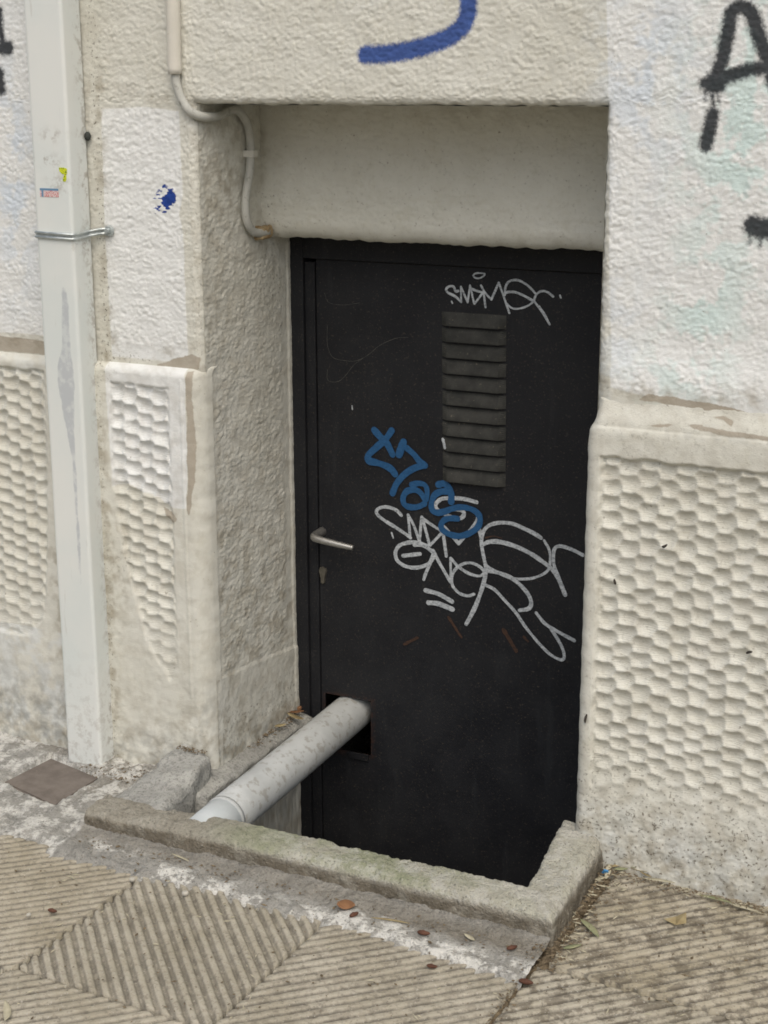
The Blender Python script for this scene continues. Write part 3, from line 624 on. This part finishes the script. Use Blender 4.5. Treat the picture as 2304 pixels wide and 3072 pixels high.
# ---- pavement of ribbed slabs
pav = empty("pavement"); tag(pav, kind="structure")
PITCH = .0212; SL = .3915
def slab_mesh(sign, seed, soil):
    bm = bmesh.new(); gl = bm.verts.layers.float.new('groove'); so = bm.verts.layers.float.new('soil')
    ts = [0., .12, .42, .56, .66, .78, .88, .95] if sign > 0 else [0., .12, .36, .45, .56, .76, .87, .95]; us = []
    k = -14
    while k*PITCH < .30:
        us += [(k+t)*PITCH for t in ts]; k += 1
    prof = {0: 0., 1: .0004, 2: 0., 3: -.0008 if sign > 0 else -.0016, 4: -.0052 if sign > 0 else -.0066, 5: -.0054 if sign > 0 else -.0070, 6: -.0034 if sign > 0 else -.0042, 7: -.0006}
    ss = np.linspace(-.29, .29, 49); c45 = math.sqrt(.5)
    A = np.array(us)[:, None]+0*ss[None]; B = ss[None]+0*A
    xx = (A+B)*c45 if sign > 0 else (A+B)*c45; 
    pr = np.array([prof[i % 8] for i in range(len(us))])[:, None]+0*B
    wear = fbm(A*11+seed*5, B*11, 4, seed); worn = np.clip(.72+.75*wear, .2, 1)
    fill = np.clip(soil*(.5+1.1*fbm(A*12, B*12+seed*3, 3, seed+4)), 0, .85)
    depth = np.where(pr < -.001, pr*(1-fill), pr)-.0009*np.clip(1-worn, 0, 1)*(pr > -.001)
    zz = depth+.0007*fbm(A*60, B*60, 3, seed+9)
    ax = A+.0004*fbm(A*25, B*25, 2, seed+12)
    if sign > 0: X = (B-ax)*c45; Y = (B+ax)*c45            # ribs run along (1,1)
    else: X = (B+ax)*c45; Y = (ax-B)*c45                    # ribs run along (1,-1)
    g = []
    for i in range(len(us)):
        row = []
        for j in range(len(ss)):
            v = bm.verts.new((X[i, j], Y[i, j], zz[i, j])); v[gl] = float(np.clip(-pr[i, j]/.005, 0, 1))*(.85 if sign > 0 else .58); v[so] = float(soil); row.append(v)
        g.append(row)
    for i in range(len(us)-1):
        for j in range(len(ss)-1): bm.faces.new((g[i][j], g[i+1][j], g[i+1][j+1], g[i][j+1]))
    for n_ in ((1,0,0),(-1,0,0),(0,1,0),(0,-1,0)):
        bmesh.ops.bisect_plane(bm, geom=bm.verts[:]+bm.edges[:]+bm.faces[:], plane_co=Vector(n_)*SL/2, plane_no=n_, clear_outer=True)
    be = [e for e in bm.edges if e.is_boundary]; r = bmesh.ops.extrude_edge_only(bm, edges=be)
    for v in r['geom']:
        if isinstance(v, bmesh.types.BMVert): v.co.z = -.035
    bm.normal_update(); bmesh.ops.recalc_face_normals(bm, faces=bm.faces[:])
    me = bpy.data.meshes.new("paving_slab"); bm.to_mesh(me); bm.free()
    for p in me.polygons: p.use_smooth = True
    me.materials.append(SLAB); return me
SLM = {(s, q): slab_mesh(s, 3+q*7+(s > 0)*31, (.10, .28, .62)[q]) for s in (1, -1) for q in range(3)}
SHEAR = .06
for ci in range(-5, 5):
    for ri in range(-4, 2):
        if ri == 1 and not (ci >= 2 or ci <= -4): continue
        x = -.214+.401*ci+.008; y = -.591+.4005*ri
        if ri == 1 and ci >= 2: x += .006; 
        sign = -1 if (ci+ri) % 2 == 0 and ci < 2 else 1
        q = 2 if (ri == 1 or ci >= 2) else (1 if ci == 1 else 0)
        o = link("paving_slab", SLM[sign, q], None, pav)
        tilt = .018 if (ri == 1 and ci == 2) else 0.
        m = Matrix.Identity(4); m[0][1] = SHEAR; m.translation = (x+SHEAR*(y+.79), y, random.uniform(-.0012, .0012)+tilt*.45)
        if tilt: m[2][0] = -.035; m[2][1] = .055
        o.matrix_world = m
# plain paving further out
bm = bmesh.new(); 
for (a, b, c_, d_) in ((-12,12,-6,-2.0),(-12,-2.2,-2.0,-.03),(1.85,12,-2.0,-.05)):
    quad((a,c_,-.006),(b,c_,-.006),(b,d_,-.006),(a,d_,-.006))
me = bpy.data.meshes.new("far_paving"); bm.to_mesh(me); bm.free(); link("far_paving", me, SLAB, pav)
# mortar strip and cement patch
def mort(x, y):
    n = fbm(x*14, y*14, 4, 200); near = -.425+.022*perlin(x*6, 0*x, 201)+.010*perlin(x*26, 0*x, 202)-.03*sstep(.0, .38, x)
    near = np.where(x < -.62, -.395+.012*perlin(x*7, 0*x, 203), near)
    t = y-near
    z = -.012+.020*sstep(-.012, .022, t)+.006*n*sstep(0, .03, t)+.0022*fbm(x*60, y*60, 3, 205)+.008*sstep(-.36, -.31, y)*(x > -.62)
    z = z+.014*sstep(-.16, -.02, y)*(x < -.58)+.01*blob(x, y, -.66, -.20, .05, .06)
    inn = sd_poly(x, y, BT); z = np.where(inn > -.004, np.minimum(z, .002), z)
    return x, y, z
BT = [(-.899,-.205),(-.884,-.055),(-.722,-.095),(-.724,-.252)]
grid("mortar_bed", coords((-2.2,-1.25,.03),(-1.25,.415,.004)), coords((-.50,.0,.004)), mort, MORTAR, pav, keep=lambda x, y: (x < -.565) | (y < -.298), attrs={
  'lime': lambda x, y: np.clip(1.9*np.exp(-((y+.405-.015*perlin(x*5, 0*x, 9)+.02*sstep(0, .4, x))/.026)**2)*(x > -.40)+.95*(x < -.60)+1.6*blob(x, y, -.50, -.36, .06, .018), 0, 1.8),
  'mud': lambda x, y: np.clip(.45*np.exp(-((y+.335)/.03)**2)*(x > -.6)+.5*np.exp(-((y+.362)/.022)**2)*sstep(-.1, .2, x)+.7*blob(x, y, -.68, -.12, .05, .09)+.6*blob(x, y, -.9, -.02, .3, .03), 0, 1)})
grid("joint_soil", coords((.395,.475,.004)), coords((-.80,.0,.004)), lambda x, y: (x+.012*perlin(y*14, 0*y, 211)+.06*np.minimum(y+.35, 0), y, -.006+.010*np.exp(-((x-.427)/.014)**2)*sstep(-.42, -.34, y)+.0045*fbm(x*60, y*60, 4, 212)-.05*((x-.425)/.04)**2*.35), SOIL, pav)
bm = bmesh.new(); fv = [bm.verts.new((a, b, .006)) for a, b in BT]; f = bm.faces.new(fv); r = bmesh.ops.extrude_face_region(bm, geom=[f])
for v in r['geom']:
    if isinstance(v, bmesh.types.BMVert): v.co.z = -.02
bmesh.ops.recalc_face_normals(bm, faces=bm.faces[:])
bmesh.ops.bevel(bm, geom=bm.edges[:], offset=.003, segments=2, affect='EDGES')
t_ = from_bm("stone_tile", bm, TILE, pav); t_["label"] = "dark brown stone tile at the downpipe foot"

# ================================================================== KERB ROUND THE PIT
kerb = empty("kerb", (-.1,-.275,0)); tag(kerb, "mossy weathered concrete kerb edging the sunken door pit", "kerb")
kerb.location = (0, 0, 0)
_cs = [(-.043,-.07),(-.043,-.03),(-.043,.0),(-.043,.03),(-.043,.050),(-.0415,.057),(-.037,.0605),(-.024,.061),(-.010,.0612),(.004,.0605),(.016,.0595),(.027,.056),(.0345,.050),(.0385,.041),(.0385,.020),(.040,.006),(.046,-.004),(.050,-.04)]
_cc = np.array(catmull(_cs, 3)); XC, YC, X0, YE = .378, -.274, -.600, .006
nF, nR = 330, 96
tA = np.arange(nF+nR+1)
def kerb_fn(t, s):
    off = _cc[s.astype(int), 0]; zz = _cc[s.astype(int), 1]; fr_ = np.clip(t/nF, 0, 1); rr = np.clip((t-nF)/nR, 0, 1)
    x = X0+(XC+off-X0)*fr_; y = np.where(t <= nF, YC-off, (YC-off)+(YE-YC+off)*rr)
    lo = .82+.18*sstep(-.56, -.2, x); zz = np.where(zz > 0, zz*lo*(1+.40*rr), zz)
    x = np.where(t > nF, x+np.minimum(off, 0)*.35*rr, x)
    P = np.stack([x, y, zz], -1); n = vnoise3(P*9, 7)*.0030+vnoise3(P*26, 11)*.0020+vnoise3(P*60, 8)*.0016+vnoise3(P*130, 9)*.0018+vnoise3(P*230, 10)*.0012
    n = n*sstep(-.06, .0, zz); cen = np.stack([np.where(t <= nF, x, XC), np.where(t <= nF, YC, y), 0*x+.02], -1); D = P-cen; D /= np.linalg.norm(D, axis=-1)[..., None]+1e-9
    chip = -.010*np.maximum(vnoise3(P*20, 14)-.45, 0)-.008*np.maximum(vnoise3(P*60, 15)-.45, 0)
    P = P+D*(n+chip)[..., None]
    return P[..., 0], P[..., 1], P[..., 2]
def kz(t, s): return _cc[s.astype(int), 1]
grid("kerb_body", tA, np.arange(len(_cc)), kerb_fn, CONC, kerb, flip=True, attrs={
  'moss': lambda t, s: np.clip(.95*sstep(.035, .055, kz(t, s))*sstep(60, 140, t)*(1-.75*sstep(230, 330, t)), 0, 1),
  'mud': lambda t, s: np.clip((1-sstep(.034, .052, kz(t, s)))*(_cc[s.astype(int), 0] > 0)+.15+.45*(1-sstep(60, 150, t)), 0, 1),
  'lime': lambda t, s: np.clip(.42*sstep(.03, .05, kz(t, s))*sstep(120, 170, t), 0, 1)})
lump("cement_haunch", [(-.625,-.285,-.05),(-.452,-.262,-.05),(-.458,.0,-.05),(-.60,.0,-.05),(-.585,-.272,.040),(-.456,-.250,.048),(-.462,-.045,.090),(-.555,-.005,.094)], CEMENT, kerb, .014, 18, .007, 28, 5)

# ================================================================== WASTE PIPE
wp = empty("waste_pipe", (0,0,0)); tag(wp, "grey plastic waste pipe running out through the hole in the black door", "pipe")
sweep("pipe", [(-.350,1.1,.060),(-.3505,.60,.049),(-.351,.385,.041),(-.352,.2,.0335),(-.353,.05,.0275),(-.354,-.100,.022),(-.3545,-.168,.0195)], .0462, PVC, wp, 40)
sweep("socket_ring", [(-.3545,-.160,.0197),(-.3546,-.1700,.0194)], .0466, PVC, wp, 40)
sweep("spigot", [(-.3545,-.14,.0205),(-.3548,-.20,.0182),(-.355,-.262,.0165)], .0445, PVCW, wp, 36)

# ================================================================== DOWNPIPE
dp = empty("downpipe", (0,0,0)); tag(dp, "white rectangular rainwater downpipe with old stickers, fixed to the wall", "downpipe")
per = []; xa, xb, ya, yb, rr = -.828, -.735, -.068, -.004, .007
for cx, cy, a0 in ((xa+rr, yb-rr, 90), (xa+rr, ya+rr, 180), (xb-rr, ya+rr, 270), (xb-rr, yb-rr, 0)):
    for q in range(6):
        a = math.radians(a0+q*18); per.append((cx+rr*math.cos(a), cy+rr*math.sin(a)))
per.append(per[0]); pd = []
for (a, b), (c_, d_) in zip(per[:-1], per[1:]):
    n = max(1, int(math.hypot(c_-a, d_-b)/.004)); pd += [(a+(c_-a)*k/n, b+(d_-b)*k/n) for k in range(n)]
pd.append(pd[0]); PD = np.array(pd)
STAIN = [(-.770,1.085),(-.759,1.075),(-.757,.96),(-.752,.88),(-.756,.82),(-.7605,.74),(-.7605,.44),(-.766,.44),(-.769,.72),(-.781,.80),(-.795,.87),(-.791,.915),(-.778,.96)]
def dp_attr(fn): return lambda s, z: fn(PD[s.astype(int), 0], PD[s.astype(int), 1], z)
grid("pipe_shaft", np.arange(len(PD)), coords((.015,1.9,.006),(1.9,5,.5)), lambda s, z: (PD[s.astype(int), 0]+.0006*perlin(z*2.5, 0*z, 3), PD[s.astype(int), 1]+.0008*perlin(z*3, 0*z, 6), z), DOWNPIPE, dp, flip=True, attrs={
  'stain': dp_attr(lambda x, y, z: np.where(y < -.06, enc(sd_poly(x, z, STAIN)), 0)),
  'rub': dp_attr(lambda x, y, z: np.clip(.75*blob(x, z, -.79, 1.335, .03, .012)+.55*blob(x, z, -.775, 1.385, .03, .012)+.5*blob(x, z, -.76, 1.29, .03, .02)+.35*(1-sstep(.02, .35, z))+.55*sstep(-.05, -.01, y)*(x > -.78)+.4*np.exp(-((z-1.17)/.025)**2)*(x > -.74), 0, 1))})
bk = empty("bracket", (0,0,0)); bk.parent = dp
def strap(z, name, rad, y_off=0.):
    P = [(-.690,-.007,z+.008),(-.712,-.010,z+.006),(-.7305,-.022,z+.002),(-.7322,-.045,z),(-.7322,-.066,z-.001),(-.736,-.0712,z-.001),(-.78,-.0713,z),(-.826,-.0712,z+.001),(-.8315,-.066,z+.001),(-.832,-.03,z+.001),(-.832,.0,z+.001)]
    return sweep(name, P, rad, GALV, bk, 8)
strap(1.1905, "strap_rib", .0030); strap(1.1815, "strap_rib", .0030)
bm = bmesh.new(); prev = None
for (x, y, z) in [(-.692,-.0045,1.194),(-.712,-.0075,1.192),(-.7302,-.021,1.188),(-.7318,-.045,1.186),(-.7318,-.066,1.185),(-.736,-.0705,1.185),(-.78,-.0706,1.186),(-.826,-.0705,1.187),(-.8312,-.066,1.187),(-.8314,0,1.187)]:
    c2 = (bm.verts.new((x, y, z-.0045)), bm.verts.new((x, y, z+.0045)))
    if prev: bm.faces.new((prev[0], c2[0], c2[1], prev[1]))
    prev = c2
from_bm("strap_band", bm, GALV, bk)
bm = bmesh.new(); bmesh.ops.create_cone(bm, cap_ends=True, segments=20, radius1=.0115, radius2=.0095, depth=.007, matrix=Matrix.Translation((-.691,-.007,1.194)) @ Matrix.Rotation(math.radians(90), 4, 'X'))
bmesh.ops.create_cone(bm, cap_ends=True, segments=6, radius1=.006, radius2=.0055, depth=.006, matrix=Matrix.Translation((-.691,-.013,1.194)) @ Matrix.Rotation(math.radians(90), 4, 'X'))
from_bm("bracket_screw", bm, GALV, bk)
DARK = simple("dark_rubber", (.03, .034, .032), (.05, .055, .05), 90, .7)
bm = bmesh.new(); bmesh.ops.create_uvsphere(bm, u_segments=14, v_segments=8, radius=.0075, matrix=Matrix.Translation((-.7295,-.010,1.3825)) @ Matrix.Diagonal((.9, .9, 1.25, 1)))
from_bm("bolt_cap", bm, DARK, dp, True)
# stickers on the front face
def mat_sticker():
    m = M("blue_red_sticker"); tc = m.node('ShaderNodeTexCoord').outputs['Generated']; sx = m.node('ShaderNodeSeparateXYZ'); m.l.new(tc, sx.inputs[0]); X, Z = sx.outputs[0], sx.outputs[2]
    n = m.node('ShaderNodeTexNoise'); n.inputs['Scale'].default_value = 1.0; n.inputs['Detail'].default_value = 2
    v = m.node('ShaderNodeVectorMath', operation='MULTIPLY'); m.l.new(tc, v.inputs[0]); v.inputs[1].default_value = (16, 1, 5); m.l.new(v.outputs[0], n.inputs['Vector'])
    c = m.mix(m.rng(n.outputs['Fac'], .42, .56), (.56, .22, .22), (.68, .58, .57))
    c = m.mix(m.math('MULTIPLY', m.math('GREATER_THAN', X, .08), m.math('LESS_THAN', X, .19)), c, (.16, .27, .40))
    c = m.mix(m.math('GREATER_THAN', Z, .74), c, (.13, .25, .38)); return m.done(c, .5, None, .35)
box("sticker", (-.8115,-.0690,1.2635), (-.7655,-.0679,1.2805), mat_sticker(), dp)["label"] = "small blue and red rectangular sticker"
YEL = M("yellow_sticker_remains"); YELM = YEL.done(YEL.mix(YEL.rng(YEL.noise(330, 3, .6), .52, .60), (.60, .66, .03), (.05, .12, .02)), .6)
bm = bmesh.new(); pts = [(-.7610,1.3225),(-.7500,1.3228),(-.7415,1.3205),(-.7418,1.3110),(-.7440,1.3085),(-.7438,1.2995),(-.7470,1.2945),(-.7530,1.2955),(-.7512,1.3035),(-.7480,1.3090),(-.7540,1.3100),(-.7600,1.3150)]
f = bm.faces.new([bm.verts.new((a, -.0690, b)) for a, b in pts]); r = bmesh.ops.extrude_face_region(bm, geom=[f])
for v in r['geom']:
    if isinstance(v, bmesh.types.BMVert): v.co.y = -.0678
from_bm("sticker", bm, YELM, dp)["label"] = "torn yellow-green sticker scrap"

# ================================================================== CABLE IN CONDUIT
cb = empty("electric_cable", (0,0,0)); tag(cb, "grey electric cable leaving a cream conduit and bending round the doorway corner", "cable")
sweep("conduit", [(-.511,-.014,z) for z in (5.0,3.5,2.5)]+[(-.511+.0006*math.sin(z*40),-.014,z) for z in np.linspace(1.9,1.5035,40)], .0138, SLEEVE, cb, 20, 1.0, .02)
sweep("cable", catmull([(-.511,-.012,1.60),(-.511,-.0125,1.505),(-.508,-.013,1.480),(-.498,-.013,1.455),(-.482,-.010,1.433),(-.468,.006,1.4235),(-.4635,.035,1.4215),(-.4635,.070,1.424),(-.4635,.105,1.4325),(-.4635,.132,1.434),(-.4635,.155,1.424),(-.4635,.176,1.403),(-.4640,.186,1.372),(-.4640,.187,1.343),(-.4640,.180,1.305),(-.4640,.167,1.270),(-.4640,.160,1.238),(-.4640,.166,1.208),(-.4635,.186,1.187),(-.4625,.212,1.180),(-.461,.245,1.179)], 6), .0088, CABLE, cb, 14, 1.0, .04)
box("cable_clip", (-.4785,.1775,1.3375), (-.4525,.1975,1.3515), CLIP, cb, .002)
lump("filler_plug", [(-.480,.212,1.166),(-.452,.212,1.166),(-.452,.256,1.166),(-.480,.256,1.166),(-.480,.216,1.192),(-.454,.216,1.192),(-.454,.256,1.194),(-.480,.256,1.194)], FOAM, cb, .005, 6, .004, 90, 2)

# ================================================================== LITTER
def leafmat(name, ca, cb): return simple(name, ca, cb, 70, .75, .0006, 200, .3)
L_TAN = leafmat("dry_tan_leaf", (.27, .21, .11), (.36, .30, .17)); L_PALE = leafmat("pale_dry_leaf", (.40, .37, .27), (.50, .46, .34))
L_GREEN = leafmat("faded_green_leaf", (.20, .22, .12), (.30, .30, .18)); L_BROWN = leafmat("brown_leaf", (.20, .10, .05), (.28, .15, .075))
PODM = leafmat("dark_brown_pod", (.075, .032, .020), (.12, .055, .035)); BLUEP = leafmat("blue_plastic", (.05, .20, .42), (.07, .25, .50))
STONEM = leafmat("pale_grit", (.42, .40, .35), (.55, .52, .46))
def ground_z(x, y):
    if y > -.39 and x > .41: return .0085+.45*.018-.035*(x-.60)+.055*(y+.19)-.004
    if y > -.43 and x < .41: return .0095
    return .0025
def leaf(name, label, cat, c, ang, L, W, mat, curl=.15, fold=.25, group=None, tilt=0., z=None):
    bm = bmesh.new(); n = 12; rows = []
    for k in range(n+1):
        t = k/n; w = W/2*(math.sin(math.pi*min(1, t*.96+.02)))**.75*(1-.15*t); x = (t-.5)*L; bend = .06*L*math.sin(t*3)
        zc = curl*L*(2*t-1)**2*.35
        rows.append([bm.verts.new((x, bend-w, zc+w*fold)), bm.verts.new((x, bend, zc)), bm.verts.new((x, bend+w, zc+w*fold))])
    for a, b in zip(rows[:-1], rows[1:]):
        for k in range(2): bm.faces.new((a[k], b[k], b[k+1], a[k+1]))
    r = bmesh.ops.extrude_face_region(bm, geom=bm.faces[:])
    for v in r['geom']:
        if isinstance(v, bmesh.types.BMVert): v.co.z += .0008
    o = from_bm(name, bm, mat, None, True); z = ground_z(*c) if z is None else z
    o.location = (c[0], c[1], z); o.rotation_euler = (tilt, 0, ang); return tag(o, label, cat, group)
GL = "fallen leaves by the kerb"
bm = bmesh.new(); q_ = [bm.verts.new(v) for v in ((-.022,-.004,.001),(.002,-.013,.0),(.018,.000,.001),(.016,.004,.020),(-.004,.008,.004))]
bm.faces.new((q_[0],q_[1],q_[4])); bm.faces.new((q_[1],q_[2],q_[3])); bm.faces.new((q_[1],q_[3],q_[4])); r = bmesh.ops.extrude_face_region(bm, geom=bm.faces[:])
for v in r['geom']:
    if isinstance(v, bmesh.types.BMVert): v.co.z += .0007; v.co.y += .0004
o = from_bm("dry_leaf", bm, L_TAN); o.location = (.600,-.160,ground_z(.6,-.16)); tag(o, "curled tan three-cornered leaf alone on the right paving slab", "leaf", GL)
leaf("dry_leaf", "pale narrow leaf against the foot of the right plinth", "leaf", (.534,-.046), .12, .060, .010, L_PALE, .1, .4, GL)
leaf("dry_leaf", "faded green narrow leaf on the slab at the right wall foot", "leaf", (.645,-.060), -.05, .062, .010, L_GREEN, .1, .4, GL)
leaf("dry_leaf", "pale narrow leaf nearest the right picture edge by the wall", "leaf", (.700,-.066), -.12, .056, .009, L_PALE, .15, .4, GL)
leaf("dry_leaf", "long pale green leaf lying beside the kerb's right side", "leaf", (.466,-.255), -.75, .068, .014, L_GREEN, .12, .4, GL)
leaf("dry_leaf", "small greenish leaf just off the kerb's right front corner", "leaf", (.458,-.322), .8, .036, .011, L_GREEN, .2, .3, GL)
for k, (x, y, a) in enumerate([(.436,-.040,1.3),(.448,-.030,1.0),(.458,-.045,.5),(.440,-.070,1.6),(.492,-.030,.1),(.470,-.022,2.4),(.432,-.088,.9),(.505,-.040,-.4)]):
    leaf("dry_leaf", "dry narrow leaf in the heap between kerb end and right plinth", "leaf", (x, y), a, random.uniform(.026, .042), .009, (L_PALE, L_TAN, L_GREEN)[k % 3], .25, .4, "leaf heap at the kerb end", random.uniform(-.4, .4), ground_z(x, y)+.002*(k % 3))
leaf("dry_leaf", "crumpled orange-brown leaf on the mortar before the kerb middle", "leaf", (.034,-.372), .3, .034, .026, L_BROWN, .8, .7, GL, .3)
leaf("dry_leaf", "thin tan leaf strip lying along the mortar before the kerb", "leaf", (.128,-.378), .15, .074, .006, L_TAN, .05, .2, GL)
leaf("dry_leaf", "pale leaf scrap on the mortar left of the two pods", "leaf", (.281,-.371), -.5, .028, .010, L_PALE, .3, .4, GL)
leaf("dry_leaf", "thin straw-coloured leaf on the mortar below the kerb's left part", "leaf", (-.351,-.340), -.25, .050, .006, L_PALE, .1, .2, GL)
leaf("dry_leaf", "pale curved leaf at the bottom left picture corner", "leaf", (-.322,-.912), -.9, .060, .014, L_PALE, .3, .3, GL)
for k, (x, y, a, lab) in enumerate([(-.462,.330,.6,"dry brown leaf at the door end of the cement ledge"),(-.446,.300,-.3,"flat tan leaf on the ledge beside the pipe"),(-.466,.352,1.8,"upright brown leaf tip against the door frame foot"),(-.455,.245,.9,"small tan leaf midway along the cement ledge")]):
    leaf("dry_leaf", lab, "leaf", (x, y), a, (.040,.055,.034,.03)[k], (.014,.016,.012,.011)[k], (L_BROWN, L_TAN, L_BROWN, L_TAN)[k], .4, .5, "leaves on the ledge", (0,0,.9,.2)[k], .046)
HUSK = leafmat("dark_husk", (.03, .026, .022), (.06, .05, .042))
for lab, P_ in (("tiny dark husk stuck high on the right scalloped panel", [(.505,-.030,.678),(.510,-.034,.680),(.515,-.032,.684)]), ("tiny dark husk stuck on the left part of the right panel", [(.418,-.031,.605),(.4205,-.034,.600),(.421,-.031,.595)]), ("small dark insect husk on the right plinth's smooth left edge", [(.3745,-.031,.330),(.3735,-.036,.322),(.372,-.032,.312)]), ("dark husk stuck near the right picture edge on the panel", [(.668,-.030,.500),(.673,-.034,.504),(.679,-.031,.505)])):
    tag(sweep("insect_husk", catmull(P_, 4), [.0012,.0018,.0024,.0026,.0024,.0026,.0022,.0016,.0008], HUSK, None, 8), lab, "husk", "dark husks on the right plinth")
def pod(label, x, y, a, L=.022):
    bm = bmesh.new(); bmesh.ops.create_uvsphere(bm, u_segments=12, v_segments=8, radius=.5)
    for v in bm.verts:
        v.co = Vector((v.co.x*L, v.co.y*L*.42*(1-.3*v.co.x), v.co.z*L*.36)); v.co += v.co.normalized()*float(vnoise3(np.array(v.co)[None]*240, 3)[0])*.0011
    o = from_bm("seed_pod", bm, PODM, None, True); o.location = (x, y, ground_z(x, y)+.0045); o.rotation_euler = (0, 0, a); tag(o, label, "seed pod", "brown seed pods before the kerb")
pod("brown seed pod on the mortar between kerb middle and its right corner", .202, -.395, .2, .024)
pod("brown seed pod on the mortar close to the kerb's right front corner", .363, -.373, .9, .022)
pod("brown seed pod on the ribbed slab below the mortar's white edge", .256, -.479, .2, .020)
pod("brown seed pod in the slab joint below the kerb's right corner", .421, -.454, .1, .026)
pod("brown seed pod touching the crumpled orange-brown leaf", .060, -.392, 1.2, .022)
pod("dark seed pod alone on the left ribbed slab", -.456, -.611, .1, .020)
bm = bmesh.new(); box_bm(bm, (-.005,-.002,0), (.005,.002,.024), .001)
o = from_bm("plastic_scrap", bm, BLUEP); o.location = (.424,-.060,.014); o.rotation_euler = (.5, .3, .6); tag(o, "bright blue plastic scrap wedged at the kerb's right end", "scrap")
for lab, x, y, s in (("pale pebble at the top corner joint of the left slab", -.391, -.447, .006), ("white grit fleck on the left ribbed slab", -.487, -.640, .005), ("grey pebble at the mortar edge left of centre", -.269, -.449, .007)):
    bm = bmesh.new(); bmesh.ops.create_icosphere(bm, subdivisions=2, radius=s)
    for v in bm.verts: v.co *= 1+.25*float(vnoise3(np.array(v.co)[None]*300, 6)[0]); v.co.z *= .7
    o = from_bm("pebble", bm, STONEM, None, True); o.location = (x, y, .004+s*.4); tag(o, lab, "pebble", "loose pebbles")
# crumbs, soil and grit nobody could count
rs = np.random.RandomState(5); pts = []
def sc(n, f): 
    for _ in range(n): pts.append(f())
sc(700, lambda: (.425+abs(rs.normal(0, .018)), rs.uniform(-.40, -.02), None))
sc(330, lambda: (rs.uniform(.42, .80), -.043-abs(rs.normal(0, .016)), None))
sc(150, lambda: (.408+rs.normal(0, .008), rs.uniform(-.62, -.33), None))
sc(260, lambda: (rs.uniform(-.58, .40), -.335-abs(rs.normal(0, .03)), None))
sc(420, lambda: (rs.uniform(-.7, .9), rs.uniform(-1.0, -.40), None))
sc(170, lambda: (rs.uniform(.42, .85), rs.uniform(-.42, -.05), None))
sc(160, lambda: (-.470+abs(rs.normal(0, .012)), rs.uniform(.12, .36), .043))
sc(260, lambda: (rs.uniform(-.78, -.56), rs.uniform(-.12, -.025), .020))
sc(90, lambda: (rs.uniform(-.55, -.475), rs.uniform(-.055, -.03), .0915))
V = []; F = []
for x, y, z in pts:
    z = ground_z(x, y)+.001 if z is None else z; s = abs(rs.normal(0, .0010))+.0006; a = rs.uniform(0, 6.3); e = rs.uniform(1, 3.0); i = len(V); ca, sa = math.cos(a), math.sin(a)
    for vx, vy, vz in ((e,0,0),(0,1,0),(-e,0,0),(0,-1,0),(0,0,.8),(0,0,-.8)): V.append((x+s*(vx*ca-vy*sa), y+s*(vx*sa+vy*ca), z+s*vz))
    F += [(i,i+1,i+4),(i+1,i+2,i+4),(i+2,i+3,i+4),(i+3,i,i+4),(i+1,i,i+5),(i+2,i+1,i+5),(i+3,i+2,i+5),(i,i+3,i+5)]
V2 = []; F2 = []
for k in range(230):
    if k < 110: x, y = rs.uniform(-.6, .85), rs.uniform(-.95, -.42)
    elif k < 180: x, y = .425+abs(rs.normal(0, .03)), rs.uniform(-.36, -.03)
    else: x, y = rs.uniform(.42, .82), -.045-abs(rs.normal(0, .02))
    L_ = rs.uniform(.003, .010); w_ = rs.uniform(.0005, .0014); a = rs.uniform(0, 6.3); ca, sa = math.cos(a), math.sin(a); z = ground_z(x, y)+.0012; i = len(V2)
    for vx, vy, vz in ((-L_,0,0),(0,w_,.0006),(L_,0,.0012),(0,-w_,.0006),(0,0,.002),(0,0,-.001)): V2.append((x+vx*ca-vy*sa, y+vx*sa+vy*ca, z+vz))
    F2 += [(i,i+1,i+4),(i+1,i+2,i+4),(i+2,i+3,i+4),(i+3,i,i+4),(i+1,i,i+5),(i+2,i+1,i+5),(i+3,i+2,i+5),(i,i+3,i+5)]
tag(new_mesh("straw_bits", V2, F2, L_PALE, None, False), "thin pale straw bits scattered over the paving", "straw", kind="stuff")
tag(new_mesh("loose_debris", V, F, SOIL, None, False), "dry soil crumbs and grit scattered along the joints and kerb", "debris", kind="stuff")
